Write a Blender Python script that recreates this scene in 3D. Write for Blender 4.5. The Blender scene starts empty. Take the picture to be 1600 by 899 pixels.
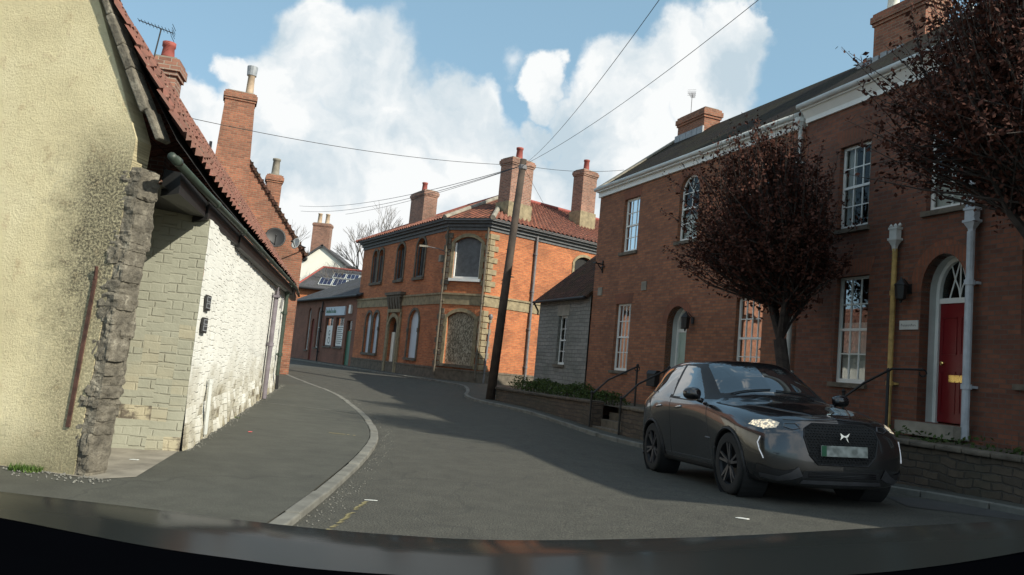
import bpy, bmesh, math, random
import numpy as np
from mathutils import Vector, Matrix
from mathutils.bvhtree import BVHTree
random.seed(7)
C = bpy.context.scene.collection
R = math.radians
# ---------------------------------------------------------------- camera
PITCH = math.atan((570 - 449.5) / 1200.0); ROLL = R(5.3); FPX = 1200.0
EYE = Vector((0, 0, 1.25))
FWD = Vector((0, math.cos(PITCH), math.sin(PITCH)))
_R0 = Vector((1, 0, 0)); _U0 = Vector((0, -math.sin(PITCH), math.cos(PITCH)))
UPV = math.cos(ROLL) * _U0 - math.sin(ROLL) * _R0
RGT = math.cos(ROLL) * _R0 + math.sin(ROLL) * _U0
def look(px, py):
    return (FWD * FPX + RGT * (px - 800) - UPV * (py - 449.5)) / FPX
def at(px, py, Y):
    d = look(px, py); return EYE + d * (Y / d.y)
cd = bpy.data.cameras.new('camera'); cam = bpy.data.objects.new('camera', cd); C.objects.link(cam)
cd.sensor_width = 36; cd.lens = 36 * FPX / 1600; cd.clip_start = 0.05; cd.clip_end = 3000
m3 = Matrix((RGT, UPV, -FWD)).transposed()
cam.matrix_world = Matrix.Translation(EYE) @ m3.to_4x4()
bpy.context.scene.camera = cam
# ---------------------------------------------------------------- light
SUN_EL = R(34); SUN_DIR = Vector((0.82, -0.57, 0)).normalized()
sd = Vector((SUN_DIR.x * math.cos(SUN_EL), SUN_DIR.y * math.cos(SUN_EL), math.sin(SUN_EL)))
sl = bpy.data.lights.new('sun', 'SUN'); sl.energy = 5.0; sl.angle = R(0.55); sl.color = (1.0, 0.94, 0.80)
so = bpy.data.objects.new('sun', sl); C.objects.link(so)
so.rotation_euler = sd.to_track_quat('Z', 'Y').to_euler(); so.location = (20, -20, 30)
SKY_STRENGTH = 0.095
VS = bpy.context.scene.view_settings
VS.view_transform = 'Standard'; VS.look = 'None'; VS.gamma = 1; VS.use_curve_mapping = False
VS.exposure = 0.27
w = bpy.data.worlds.new('World'); bpy.context.scene.world = w; w.use_nodes = True
nt = w.node_tree; N = nt.nodes; Lk = nt.links; N.clear()
def wn(t, **k):
    n = N.new(t)
    for a, b in k.items(): setattr(n, a, b)
    return n
wo = wn('ShaderNodeOutputWorld'); bg = wn('ShaderNodeBackground'); bgc = wn('ShaderNodeBackground'); mx = wn('ShaderNodeMixShader')
sky = wn('ShaderNodeTexSky', sky_type='NISHITA', sun_disc=False, sun_elevation=SUN_EL,
         sun_rotation=math.atan2(SUN_DIR.x, SUN_DIR.y), altitude=50, air_density=1.0, dust_density=1.2, ozone_density=1.6)
bg.inputs[1].default_value = SKY_STRENGTH
Lk.new(sky.outputs[0], bg.inputs[0])
tc = wn('ShaderNodeTexCoord')
nz = wn('ShaderNodeTexNoise'); nz.inputs['Scale'].default_value = 5.5; nz.inputs['Detail'].default_value = 9; nz.inputs['Roughness'].default_value = 0.56
Lk.new(tc.outputs['Generated'], nz.inputs['Vector'])
sub = wn('ShaderNodeVectorMath', operation='SUBTRACT'); Lk.new(nz.outputs['Color'], sub.inputs[0]); sub.inputs[1].default_value = (0.5, 0.5, 0.5)
scl = wn('ShaderNodeVectorMath', operation='SCALE'); Lk.new(sub.outputs[0], scl.inputs[0]); scl.inputs['Scale'].default_value = 0.20
add = wn('ShaderNodeVectorMath', operation='ADD'); Lk.new(tc.outputs['Generated'], add.inputs[0]); Lk.new(scl.outputs[0], add.inputs[1])
BLOBS = [(480, 50, 80), (430, 150, 95), (560, 110, 105), (610, 210, 120), (725, 175, 66), (700, 250, 120), (480, 240, 90), (360, 110, 42),
         (560, 320, 150), (760, 300, 110), (1150, 90, 72), (1060, 135, 80), (970, 170, 78), (900, 180, 55), (880, 250, 70), (1100, 180, 95), (1180, 60, 40),
         (797, 98, 29), (960, 250, 90), (300, 330, 110), (440, 330, 120), (860, 330, 110)]
last = None
for (bx_, by_, br_) in BLOBS + [(380, 200, 70), (340, 270, 80), (520, 380, 120), (1000, 60 + 100, 60), (830, 190, 40), (700, 330, 120), (300, 200, 60), (850, 120, 40), (780, 240, 80), (960, 300, 120), (350, 400, 140)]:
    D = look(bx_, by_).normalized()
    dn = wn('ShaderNodeVectorMath', operation='DISTANCE'); Lk.new(add.outputs[0], dn.inputs[0]); dn.inputs[1].default_value = D
    r_ = br_ / 1200.0
    mp = wn('ShaderNodeMapRange'); mp.inputs['From Min'].default_value = r_ * 1.08; mp.inputs['From Max'].default_value = r_ * 0.2
    mp.inputs['To Max'].default_value = 0.26 if br_ < 30 else 1.0
    Lk.new(dn.outputs['Value'], mp.inputs['Value'])
    if last is None: last = mp.outputs[0]
    else:
        ad = wn('ShaderNodeMath', operation='MAXIMUM'); Lk.new(last, ad.inputs[0]); Lk.new(mp.outputs[0], ad.inputs[1]); last = ad.outputs[0]
# scattered cumulus over the rest of the dome (behind and beside the view)
n2 = wn('ShaderNodeTexNoise'); n2.inputs['Scale'].default_value = 2.6; n2.inputs['Detail'].default_value = 10; n2.inputs['Roughness'].default_value = 0.55
Lk.new(tc.outputs['Generated'], n2.inputs['Vector'])
mp2 = wn('ShaderNodeMapRange'); mp2.inputs['From Min'].default_value = 0.5; mp2.inputs['From Max'].default_value = 0.62; Lk.new(n2.outputs['Fac'], mp2.inputs['Value'])
dv = wn('ShaderNodeVectorMath', operation='DOT_PRODUCT'); Lk.new(tc.outputs['Generated'], dv.inputs[0]); dv.inputs[1].default_value = FWD
mp3 = wn('ShaderNodeMapRange'); mp3.inputs['From Min'].default_value = 0.80; mp3.inputs['From Max'].default_value = 0.60; Lk.new(dv.outputs['Value'], mp3.inputs['Value'])
ml = wn('ShaderNodeMath', operation='MULTIPLY'); Lk.new(mp2.outputs[0], ml.inputs[0]); Lk.new(mp3.outputs[0], ml.inputs[1])
mxm = wn('ShaderNodeMath', operation='MAXIMUM'); Lk.new(last, mxm.inputs[0]); Lk.new(ml.outputs[0], mxm.inputs[1])
cov = wn('ShaderNodeMapRange', interpolation_type='SMOOTHSTEP'); cov.inputs['From Min'].default_value = 0.04; cov.inputs['From Max'].default_value = 0.42; Lk.new(mxm.outputs[0], cov.inputs['Value'])
# low hazy whitening
sx = wn('ShaderNodeSeparateXYZ'); Lk.new(tc.outputs['Generated'], sx.inputs[0])
hz = wn('ShaderNodeMapRange'); hz.inputs['From Min'].default_value = 0.75; hz.inputs['From Max'].default_value = 0.0; hz.inputs['To Max'].default_value = 0.62; hz.inputs['To Min'].default_value = 0.38
Lk.new(sx.outputs['Z'], hz.inputs['Value'])
skm = wn('ShaderNodeMix', data_type='RGBA'); Lk.new(hz.outputs[0], skm.inputs[0]); Lk.new(sky.outputs[0], skm.inputs[6]); skm.inputs[7].default_value = (0.37 / SKY_STRENGTH, 0.62 / SKY_STRENGTH, 0.78 / SKY_STRENGTH, 1)
Lk.new(skm.outputs[2], bg.inputs[0])
# cloud tone
n3 = wn('ShaderNodeTexNoise'); n3.inputs['Scale'].default_value = 7; n3.inputs['Detail'].default_value = 7; n3.inputs['Roughness'].default_value = 0.5
Lk.new(add.outputs[0], n3.inputs['Vector'])
rp = wn('ShaderNodeValToRGB'); rp.color_ramp.elements[0].position = 0.36; rp.color_ramp.elements[0].color = (0.58, 0.70, 0.78, 1)
rp.color_ramp.elements[1].position = 0.53; rp.color_ramp.elements[1].color = (1.0, 1.02, 1.02, 1)
Lk.new(n3.outputs['Fac'], rp.inputs[0]); Lk.new(rp.outputs[0], bgc.inputs[0]); bgc.inputs[1].default_value = 0.80
Lk.new(cov.outputs[0], mx.inputs[0]); Lk.new(bg.outputs[0], mx.inputs[1]); Lk.new(bgc.outputs[0], mx.inputs[2]); Lk.new(mx.outputs[0], wo.inputs[0])
bpy.context.scene.cycles.max_bounces = 8
# ---------------------------------------------------------------- materials
def newmat(name):
    m = bpy.data.materials.new(name); m.use_nodes = True
    return m, m.node_tree, m.node_tree.nodes['Principled BSDF']
def nd(t, ty, **k):
    n = t.nodes.new(ty)
    for a, b in k.items():
        if a in n.inputs: n.inputs[a].default_value = b
        else: setattr(n, a, b)
    return n
def rgba(c, f=1): return (c[0] * f, c[1] * f, c[2] * f, 1)
def uvn(t, scale=None, rot=0):
    tcn = nd(t, 'ShaderNodeTexCoord'); mpn = nd(t, 'ShaderNodeMapping')
    if scale: mpn.inputs['Scale'].default_value = scale
    t.links.new(tcn.outputs['UV'], mpn.inputs[0]); return mpn.outputs[0]
def objn(t):
    g = nd(t, 'ShaderNodeNewGeometry'); return g.outputs['Position']
def ramp(t, fac, stops):
    r = nd(t, 'ShaderNodeValToRGB'); e = r.color_ramp.elements
    e[0].position, e[0].color = stops[0][0], rgba(stops[0][1]); e[1].position, e[1].color = stops[-1][0], rgba(stops[-1][1])
    for p, c in stops[1:-1]:
        q = e.new(p); q.color = rgba(c)
    t.links.new(fac, r.inputs[0]); return r.outputs[0]
def noise(t, vec, scale, detail=5, rough=0.55):
    n = nd(t, 'ShaderNodeTexNoise'); n.inputs['Scale'].default_value = scale; n.inputs['Detail'].default_value = detail; n.inputs['Roughness'].default_value = rough
    t.links.new(vec, n.inputs['Vector']); return n.outputs['Fac']
def mixc(t, fac, a, b, mode='MIX'):
    n = nd(t, 'ShaderNodeMix', data_type='RGBA', blend_type=mode)
    if isinstance(fac, (int, float)): n.inputs[0].default_value = fac
    else: t.links.new(fac, n.inputs[0])
    for i, v in ((6, a), (7, b)):
        if isinstance(v, tuple): n.inputs[i].default_value = rgba(v)
        else: t.links.new(v, n.inputs[i])
    return n.outputs[2]
def bump(t, p, h, dist=0.01, strength=1.0, prev=None):
    b = nd(t, 'ShaderNodeBump'); b.inputs['Distance'].default_value = dist; b.inputs['Strength'].default_value = strength
    t.links.new(h, b.inputs['Height'])
    if prev: t.links.new(prev, b.inputs['Normal'])
    t.links.new(b.outputs[0], p.inputs['Normal']); return b.outputs[0]
def math_(t, op, a, b=None):
    n = nd(t, 'ShaderNodeMath', operation=op)
    for i, v in enumerate((a, b)):
        if v is None: continue
        if isinstance(v, (int, float)): n.inputs[i].default_value = v
        else: t.links.new(v, n.inputs[i])
    return n.outputs[0]
def plain(name, col, rough=0.6, metal=0, var=0.18, scale=6, bmp=0.0, coat=0):
    m, t, p = newmat(name); v = objn(t); f = noise(t, v, scale, 6)
    t.links.new(ramp(t, f, [(0.3, tuple(c * (1 - var) for c in col)), (0.7, tuple(min(1, c * (1 + var)) for c in col))]), p.inputs['Base Color'])
    p.inputs['Roughness'].default_value = rough; p.inputs['Metallic'].default_value = metal; p.inputs['Coat Weight'].default_value = coat
    if bmp: bump(t, p, noise(t, v, scale * 6, 4), bmp)
    return m
def brick(name, c1, c2, mortar, bw=0.225, bh=0.075, ms=0.009, dist=0.006, dark=(0.05, 0.03, 0.02), darkamt=0.5, warp=0.0, rough=0.85, stain=0.8, soft=0.15):
    m, t, p = newmat(name); v = uvn(t)
    if warp:
        nn = nd(t, 'ShaderNodeTexNoise'); nn.inputs['Scale'].default_value = 2.2; nn.inputs['Detail'].default_value = 3; t.links.new(v, nn.inputs['Vector'])
        s = nd(t, 'ShaderNodeVectorMath', operation='SUBTRACT'); t.links.new(nn.outputs['Color'], s.inputs[0]); s.inputs[1].default_value = (0.5, 0.5, 0.5)
        s2 = nd(t, 'ShaderNodeVectorMath', operation='SCALE'); t.links.new(s.outputs[0], s2.inputs[0]); s2.inputs['Scale'].default_value = warp
        s3 = nd(t, 'ShaderNodeVectorMath', operation='ADD'); t.links.new(v, s3.inputs[0]); t.links.new(s2.outputs[0], s3.inputs[1]); vv = s3.outputs[0]
    else: vv = v
    b = nd(t, 'ShaderNodeTexBrick'); b.inputs['Scale'].default_value = 1; b.inputs['Brick Width'].default_value = bw; b.inputs['Row Height'].default_value = bh
    b.inputs['Mortar Size'].default_value = ms; b.inputs['Mortar Smooth'].default_value = soft; b.inputs['Color1'].default_value = rgba(c1); b.inputs['Color2'].default_value = rgba(c2); b.inputs['Mortar'].default_value = rgba(mortar)
    b.inputs['Bias'].default_value = -0.1
    t.links.new(vv, b.inputs['Vector'])
    f1 = noise(t, v, 0.7, 6); f2 = noise(t, v, 9, 4)
    col = mixc(t, ramp(t, f1, [(0.42, (0, 0, 0)), (0.72, (darkamt,) * 3)]), b.outputs['Color'], dark)
    col = mixc(t, 0.5, col, ramp(t, f2, [(0.3, (stain * 0.8,) * 3), (0.7, (1.15, 1.15, 1.15))]), 'MULTIPLY')
    t.links.new(col, p.inputs['Base Color']); p.inputs['Roughness'].default_value = rough
    h = math_(t, 'ADD', math_(t, 'MULTIPLY', b.outputs['Fac'], -1.0), math_(t, 'MULTIPLY', f2, 0.5))
    bump(t, p, h, dist)
    return m
M = {}
M['brick_house'] = brick('brown red brick', (0.34, 0.132, 0.062), (0.20, 0.076, 0.042), (0.17, 0.11, 0.075), darkamt=0.35)
M['brick_house2'] = brick('plum red brick', (0.22, 0.080, 0.043), (0.125, 0.047, 0.030), (0.12, 0.085, 0.065), darkamt=0.5)
M['brick_orange'] = brick('orange brick', (0.58, 0.185, 0.068), (0.38, 0.105, 0.042), (0.40, 0.23, 0.12), darkamt=0.5)
M['brick_gable'] = brick('weathered red brick', (0.37, 0.14, 0.078), (0.20, 0.075, 0.045), (0.30, 0.21, 0.14), dark=(0.08, 0.05, 0.035), darkamt=0.55)
M['brick_shop'] = brick('dull red brick', (0.27, 0.11, 0.07), (0.21, 0.085, 0.055), (0.20, 0.13, 0.09))
M['brick_arch'] = brick('rubbed brick arch', (0.27, 0.090, 0.045), (0.22, 0.075, 0.04), (0.16, 0.09, 0.06), bw=0.075, bh=0.30)
M['brick_chim'] = brick('chimney brick', (0.36, 0.17, 0.115), (0.19, 0.09, 0.065), (0.36, 0.30, 0.24), darkamt=0.45)
M['stone_wall'] = brick('grey blue lias stone', (0.27, 0.26, 0.235), (0.20, 0.195, 0.18), (0.17, 0.165, 0.15), bw=0.38, bh=0.13, ms=0.012, dist=0.02, warp=0.10, dark=(0.09, 0.10, 0.07), darkamt=0.5, soft=0.5)
M['low_wall'] = brick('brown rubble stone', (0.11, 0.080, 0.056), (0.07, 0.052, 0.038), (0.07, 0.055, 0.045), bw=0.24, bh=0.095, ms=0.012, dist=0.03, warp=0.16, dark=(0.04, 0.05, 0.03), darkamt=0.5, soft=0.5)
def white_brick(name, side):
    m, t, p = newmat(name); v = uvn(t)
    nn = nd(t, 'ShaderNodeTexNoise'); nn.inputs['Scale'].default_value = 2.5; nn.inputs['Detail'].default_value = 4; t.links.new(v, nn.inputs['Vector'])
    s = nd(t, 'ShaderNodeVectorMath', operation='SUBTRACT'); t.links.new(nn.outputs['Color'], s.inputs[0]); s.inputs[1].default_value = (0.5, 0.5, 0.5)
    s2 = nd(t, 'ShaderNodeVectorMath', operation='SCALE'); t.links.new(s.outputs[0], s2.inputs[0]); s2.inputs['Scale'].default_value = 0.04
    s3 = nd(t, 'ShaderNodeVectorMath', operation='ADD'); t.links.new(v, s3.inputs[0]); t.links.new(s2.outputs[0], s3.inputs[1]); vv = s3.outputs[0]
    b = nd(t, 'ShaderNodeTexBrick'); b.inputs['Scale'].default_value = 1; b.inputs['Brick Width'].default_value = 0.27; b.inputs['Row Height'].default_value = 0.095
    b.inputs['Mortar Size'].default_value = 0.010; b.inputs['Mortar Smooth'].default_value = 0.6
    t.links.new(vv, b.inputs['Vector'])
    # joints half lost under the paint: fade them with noise
    fj = ramp(t, noise(t, v, 1.8, 5), [(0.38, (0.12,) * 3), (0.62, (1, 1, 1))])
    jj = math_(t, 'MULTIPLY', b.outputs['Fac'], fj)
    sp = nd(t, 'ShaderNodeSeparateXYZ'); t.links.new(v, sp.inputs[0]); z = sp.outputs['Y']
    f1 = noise(t, v, 1.3, 8, 0.65); f2 = noise(t, v, 22, 4); f3 = noise(t, v, 5, 6, 0.7)
    white = side
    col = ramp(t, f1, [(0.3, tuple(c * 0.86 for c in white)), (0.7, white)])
    # damp dirty band near the ground with a ragged edge
    zz = math_(t, 'ADD', z, math_(t, 'MULTIPLY', math_(t, 'SUBTRACT', f1, 0.5), 1.6))
    col = mixc(t, ramp(t, zz, [(0.1, (1, 1, 1)), (1.25, (0, 0, 0))]), col, (0.40, 0.36, 0.25), 'MIX')
    low = ramp(t, zz, [(0.0, (1, 1, 1)), (0.5, (0, 0, 0))])
    patch = math_(t, 'MULTIPLY', low, ramp(t, f3, [(0.45, (0, 0, 0)), (0.55, (1, 1, 1))]))
    col = mixc(t, patch, col, (0.12, 0.10, 0.075))
    col = mixc(t, math_(t, 'MULTIPLY', jj, 0.30), col, (0.22, 0.20, 0.15))
    t.links.new(col, p.inputs['Base Color']); p.inputs['Roughness'].default_value = 0.7
    h = math_(t, 'SUBTRACT', math_(t, 'ADD', math_(t, 'MULTIPLY', f3, 0.9), math_(t, 'MULTIPLY', f2, 0.25)), math_(t, 'MULTIPLY', jj, 0.8))
    bump(t, p, h, 0.010); return m
M['white_wall'] = white_brick('white painted brick', (0.86, 0.86, 0.80))
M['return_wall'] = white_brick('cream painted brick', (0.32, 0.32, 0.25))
def roughcast():
    m, t, p = newmat('yellow roughcast'); v = uvn(t)
    f1 = noise(t, v, 1.1, 7, 0.6); f2 = noise(t, v, 48, 6, 0.8); f3 = noise(t, v, 5, 8, 0.7)
    col = ramp(t, f1, [(0.25, (0.62, 0.54, 0.33)), (0.5, (0.78, 0.69, 0.43)), (0.75, (0.87, 0.79, 0.53))])
    col = mixc(t, ramp(t, f3, [(0.56, (0, 0, 0)), (0.74, (0.55, 0.55, 0.55))]), col, (0.46, 0.29, 0.14))
    sp = nd(t, 'ShaderNodeSeparateXYZ'); t.links.new(v, sp.inputs[0]); u = sp.outputs['X']; z = sp.outputs['Y']
    # black algae stain spreading from the corner stones (uv x is measured from the corner)
    uu = math_(t, 'ADD', u, math_(t, 'MULTIPLY', math_(t, 'SUBTRACT', f3, 0.5), 0.9))
    st = ramp(t, uu, [(0.0, (0, 0, 0)), (1.0, (1, 1, 1))])
    mr = nd(t, 'ShaderNodeMapRange'); mr.inputs['From Min'].default_value = -0.70; mr.inputs['From Max'].default_value = -0.26; t.links.new(uu, mr.inputs['Value'])
    zr = nd(t, 'ShaderNodeMapRange'); zr.inputs['From Min'].default_value = 3.1; zr.inputs['From Max'].default_value = 2.5; t.links.new(z, zr.inputs['Value'])
    zl = nd(t, 'ShaderNodeMapRange'); zl.inputs['From Min'].default_value = 0.9; zl.inputs['From Max'].default_value = 1.7; zl.inputs['To Min'].default_value = 0.6; t.links.new(z, zl.inputs['Value'])
    k = math_(t, 'MULTIPLY', math_(t, 'MULTIPLY', mr.outputs[0], zr.outputs[0]), math_(t, 'MULTIPLY', zl.outputs[0], 0.92))
    k = math_(t, 'MULTIPLY', k, ramp(t, f2, [(0.40, (0.25,) * 3), (0.56, (1, 1, 1))]))
    col = mixc(t, k, col, (0.04, 0.037, 0.028))
    gl = nd(t, 'ShaderNodeMapRange'); gl.inputs['From Min'].default_value = 0.45; gl.inputs['From Max'].default_value = 0.0; t.links.new(math_(t, 'ADD', z, math_(t, 'MULTIPLY', math_(t, 'SUBTRACT', f3, 0.5), 0.8)), gl.inputs['Value'])
    col = mixc(t, math_(t, 'MULTIPLY', gl.outputs[0], 0.7), col, (0.16, 0.15, 0.09))
    t.links.new(col, p.inputs['Base Color']); p.inputs['Roughness'].default_value = 0.95
    n1 = bump(t, p, math_(t, 'ADD', f2, math_(t, 'MULTIPLY', f3, 1.2)), 0.020, 1.0)
    return m
M['roughcast'] = roughcast()
def asphalt(name, c, grain, spots=0.25):
    m, t, p = newmat(name); v = objn(t)
    f1 = noise(t, v, 0.5, 6, 0.6); f2 = noise(t, v, 70, 2, 0.7); f3 = noise(t, v, 3.5, 6, 0.65)
    col = ramp(t, f1, [(0.3, tuple(x * 0.8 for x in c)), (0.7, tuple(x * 1.2 for x in c))])
    col = mixc(t, spots, col, ramp(t, f2, [(0.35, (0.01, 0.01, 0.01)), (0.62, (0.25, 0.24, 0.195))]))
    col = mixc(t, 0.5, col, ramp(t, f3, [(0.35, (0.6,) * 3), (0.65, (1.2,) * 3)]), 'MULTIPLY')
    # tar seams and cracks
    vo = nd(t, 'ShaderNodeTexVoronoi', feature='DISTANCE_TO_EDGE'); vo.inputs['Scale'].default_value = 0.35
    nn = nd(t, 'ShaderNodeTexNoise'); nn.inputs['Scale'].default_value = 1.5; t.links.new(v, nn.inputs['Vector'])
    av = nd(t, 'ShaderNodeVectorMath', operation='ADD'); t.links.new(v, av.inputs[0]); t.links.new(nn.outputs['Color'], av.inputs[1]); t.links.new(av.outputs[0], vo.inputs['Vector'])
    ck = ramp(t, vo.outputs['Distance'], [(0.0, (0.55,) * 3), (0.012, (0, 0, 0))])
    col = mixc(t, math_(t, 'MULTIPLY', ck, 0.6), col, (0.015, 0.015, 0.015))
    t.links.new(col, p.inputs['Base Color']); p.inputs['Roughness'].default_value = 0.85
    bump(t, p, math_(t, 'ADD', f2, math_(t, 'MULTIPLY', f3, 0.5)), grain); return m
M['road'] = asphalt('road asphalt', (0.021, 0.021, 0.016), 0.010, 0.32)
M['pave'] = asphalt('pavement asphalt', (0.050, 0.051, 0.041), 0.003, 0.10)
M['road_shade'] = asphalt('smooth road shade patch', (0.05, 0.05, 0.05), 0.001, 0.08)
M['kerb'] = plain('kerb stone', (0.15, 0.148, 0.13), 0.9, var=0.3, scale=4, bmp=0.004)
M['concrete'] = plain('concrete', (0.24, 0.22, 0.18), 0.9, var=0.35, scale=3, bmp=0.005)
M['earth'] = plain('earth', (0.07, 0.055, 0.035), 0.95, var=0.4, scale=5, bmp=0.02)
M['ground'] = plain('ground grass', (0.06, 0.08, 0.035), 0.95, var=0.4, scale=1, bmp=0.02)
M['bathstone'] = plain('sandstone dressing', (0.25, 0.205, 0.125), 0.85, var=0.35, scale=5, bmp=0.006)
M['darkstone'] = plain('sooty stone', (0.12, 0.10, 0.075), 0.85, var=0.35, scale=6, bmp=0.01)
M['cornice_dark'] = plain('blue grey painted cornice', (0.10, 0.105, 0.11), 0.7, var=0.25)
M['white_paint'] = plain('white paint', (0.72, 0.73, 0.70), 0.45, var=0.06, scale=3)
M['grey_paint'] = plain('grey white paint', (0.52, 0.54, 0.52), 0.5, var=0.12, scale=3)
M['cream'] = plain('cream render', (0.82, 0.81, 0.72), 0.8, var=0.05, scale=2, bmp=0.003)
M['black_metal'] = plain('black iron', (0.02, 0.02, 0.02), 0.5, 0.3)
M['black_plastic'] = plain('black plastic', (0.015, 0.015, 0.016), 0.55)
M['grey_pipe'] = plain('grey iron pipe', (0.16, 0.155, 0.16), 0.6, var=0.3)
M['purple_pipe'] = plain('dull purple pipe', (0.17, 0.15, 0.17), 0.6, var=0.3)
M['green_pipe'] = plain('dark green gutter', (0.035, 0.05, 0.038), 0.5, var=0.3)
M['rust'] = plain('rusty iron', (0.075, 0.035, 0.025), 0.9, var=0.5, scale=14, bmp=0.004)
M['brass_pipe'] = plain('ochre painted pipe', (0.42, 0.28, 0.09), 0.6, var=0.35, scale=7)
M['blue_pipe'] = plain('pale blue grey pipe', (0.42, 0.46, 0.50), 0.5, var=0.15)
M['creosote'] = plain('creosoted timber', (0.055, 0.040, 0.030), 0.85, var=0.4, scale=3, bmp=0.006)
M['lead'] = plain('lead flashing', (0.27, 0.29, 0.31), 0.5, var=0.2)
M['pot'] = plain('red clay pot', (0.28, 0.07, 0.055), 0.8, var=0.2)
M['pot_pale'] = plain('buff clay pot', (0.45, 0.34, 0.24), 0.8, var=0.2)
M['board_skytint'] = plain('white board tinted as skylit shade', (0.52, 0.60, 0.68), 0.6, var=0.06, scale=2)  # white boards; the blue of skylit shade is put into the colour
M['green_door'] = plain('dark green door', (0.02, 0.13, 0.08), 0.4, var=0.1)
M['pale_door'] = plain('pale green door', (0.38, 0.46, 0.40), 0.4, var=0.08)
M['red_door'] = plain('red door', (0.16, 0.006, 0.010), 0.3, var=0.06)
M['maroon'] = plain('maroon', (0.16, 0.025, 0.02), 0.5)
M['brass'] = plain('brass', (0.85, 0.62, 0.22), 0.25, 1.0)
M['chrome'] = plain('chrome', (0.75, 0.75, 0.76), 0.15, 1.0, var=0.02)
M['dark_room'] = plain('dark interior', (0.018, 0.018, 0.018), 0.9)
M['curtain'] = plain('net curtain', (0.62, 0.62, 0.58), 0.9, var=0.08)
M['pink_reflection'] = plain('salmon reflection tint', (0.30, 0.13, 0.11), 0.9, var=0.1)  # salmon reflection in the window put into the colour of this cloth
M['yellow_line'] = plain('worn yellow paint', (0.22, 0.19, 0.09), 0.8, var=0.3, scale=30)
M['x_line'] = plain('worn white paint', (0.50, 0.50, 0.46), 0.8, var=0.3, scale=30)
M['bark'] = plain('dark bark', (0.045, 0.035, 0.030), 0.95, var=0.4, scale=9, bmp=0.01)
M['bark_pale'] = plain('grey bark', (0.13, 0.115, 0.10), 0.95, var=0.3, scale=3)
def glass():
    m, t, p = newmat('window glass'); t.nodes.remove(p); o = t.nodes['Material Output']
    tr = nd(t, 'ShaderNodeBsdfTransparent'); tr.inputs[0].default_value = (0.75, 0.78, 0.76, 1); gl = nd(t, 'ShaderNodeBsdfGlossy'); gl.inputs['Roughness'].default_value = 0.02
    fr = nd(t, 'ShaderNodeFresnel'); fr.inputs[0].default_value = 1.32; v = objn(t)
    b = nd(t, 'ShaderNodeBump'); b.inputs['Distance'].default_value = 0.004; t.links.new(noise(t, v, 2.2, 2), b.inputs['Height'])
    t.links.new(b.outputs[0], gl.inputs['Normal'])
    mxs = nd(t, 'ShaderNodeMixShader'); ff = math_(t, 'ADD', fr.outputs[0], 0.02); t.links.new(ff, mxs.inputs[0]); t.links.new(tr.outputs[0], mxs.inputs[1]); t.links.new(gl.outputs[0], mxs.inputs[2])
    t.links.new(mxs.outputs[0], o.inputs[0]); return m
M['glass'] = glass()
def tile(name, c1, c2, tw=0.24, th=0.25, dist=0.05, moss=(0.05, 0.05, 0.02), mossamt=0.5, flat=False):
    m, t, p = newmat(name); v = uvn(t)
    b = nd(t, 'ShaderNodeTexBrick'); b.offset = 0.0 if not flat else 0.5
    b.inputs['Scale'].default_value = 1; b.inputs['Brick Width'].default_value = tw; b.inputs['Row Height'].default_value = th
    b.inputs['Mortar Size'].default_value = 0.006; b.inputs['Color1'].default_value = rgba(c1); b.inputs['Color2'].default_value = rgba(c2); b.inputs['Mortar'].default_value = rgba(c2, 0.35)
    t.links.new(v, b.inputs['Vector']); f1 = noise(t, v, 1.2, 8, 0.65); f2 = noise(t, v, 14, 3)
    col = mixc(t, ramp(t, f1, [(0.45, (0, 0, 0)), (0.7, (mossamt,) * 3)]), b.outputs['Color'], moss)
    col = mixc(t, 0.5, col, ramp(t, f2, [(0.3, (0.55,) * 3), (0.7, (1.25,) * 3)]), 'MULTIPLY')
    t.links.new(col, p.inputs['Base Color']); p.inputs['Roughness'].default_value = 0.95; p.inputs['Specular IOR Level'].default_value = .12
    sp = nd(t, 'ShaderNodeSeparateXYZ'); t.links.new(v, sp.inputs[0])
    fy = math_(t, 'FRACT', math_(t, 'DIVIDE', sp.outputs['Y'], th)); step = math_(t, 'SUBTRACT', 1.0, fy)
    if flat: h = math_(t, 'ADD', math_(t, 'MULTIPLY', step, 0.3), math_(t, 'MULTIPLY', b.outputs['Fac'], -0.3))
    else:
        wv = math_(t, 'SINE', math_(t, 'MULTIPLY', sp.outputs['X'], 2 * math.pi / tw)); h = math_(t, 'ADD', math_(t, 'MULTIPLY', wv, 0.5), math_(t, 'MULTIPLY', step, 0.5))
    bump(t, p, h, dist); return m
M['pantile'] = tile('red pantile', (0.33, 0.12, 0.075), (0.13, 0.055, 0.04), tw=.26, th=.32, dist=0.10, moss=(0.09, 0.07, 0.045), mossamt=0.6)
M['pantile_dark'] = tile('dark mossy tile', (0.036, 0.027, 0.020), (0.022, 0.018, 0.015), tw=0.17, th=0.11, dist=0.02, flat=True)
M['tile_brown'] = tile('brown plain tile', (0.10, 0.05, 0.038), (0.055, 0.032, 0.026), tw=0.24, th=0.2, dist=0.05)
M['slate'] = tile('grey slate', (0.10, 0.10, 0.11), (0.075, 0.075, 0.08), tw=0.3, th=0.22, dist=0.008, flat=True, mossamt=0.3)
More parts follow.
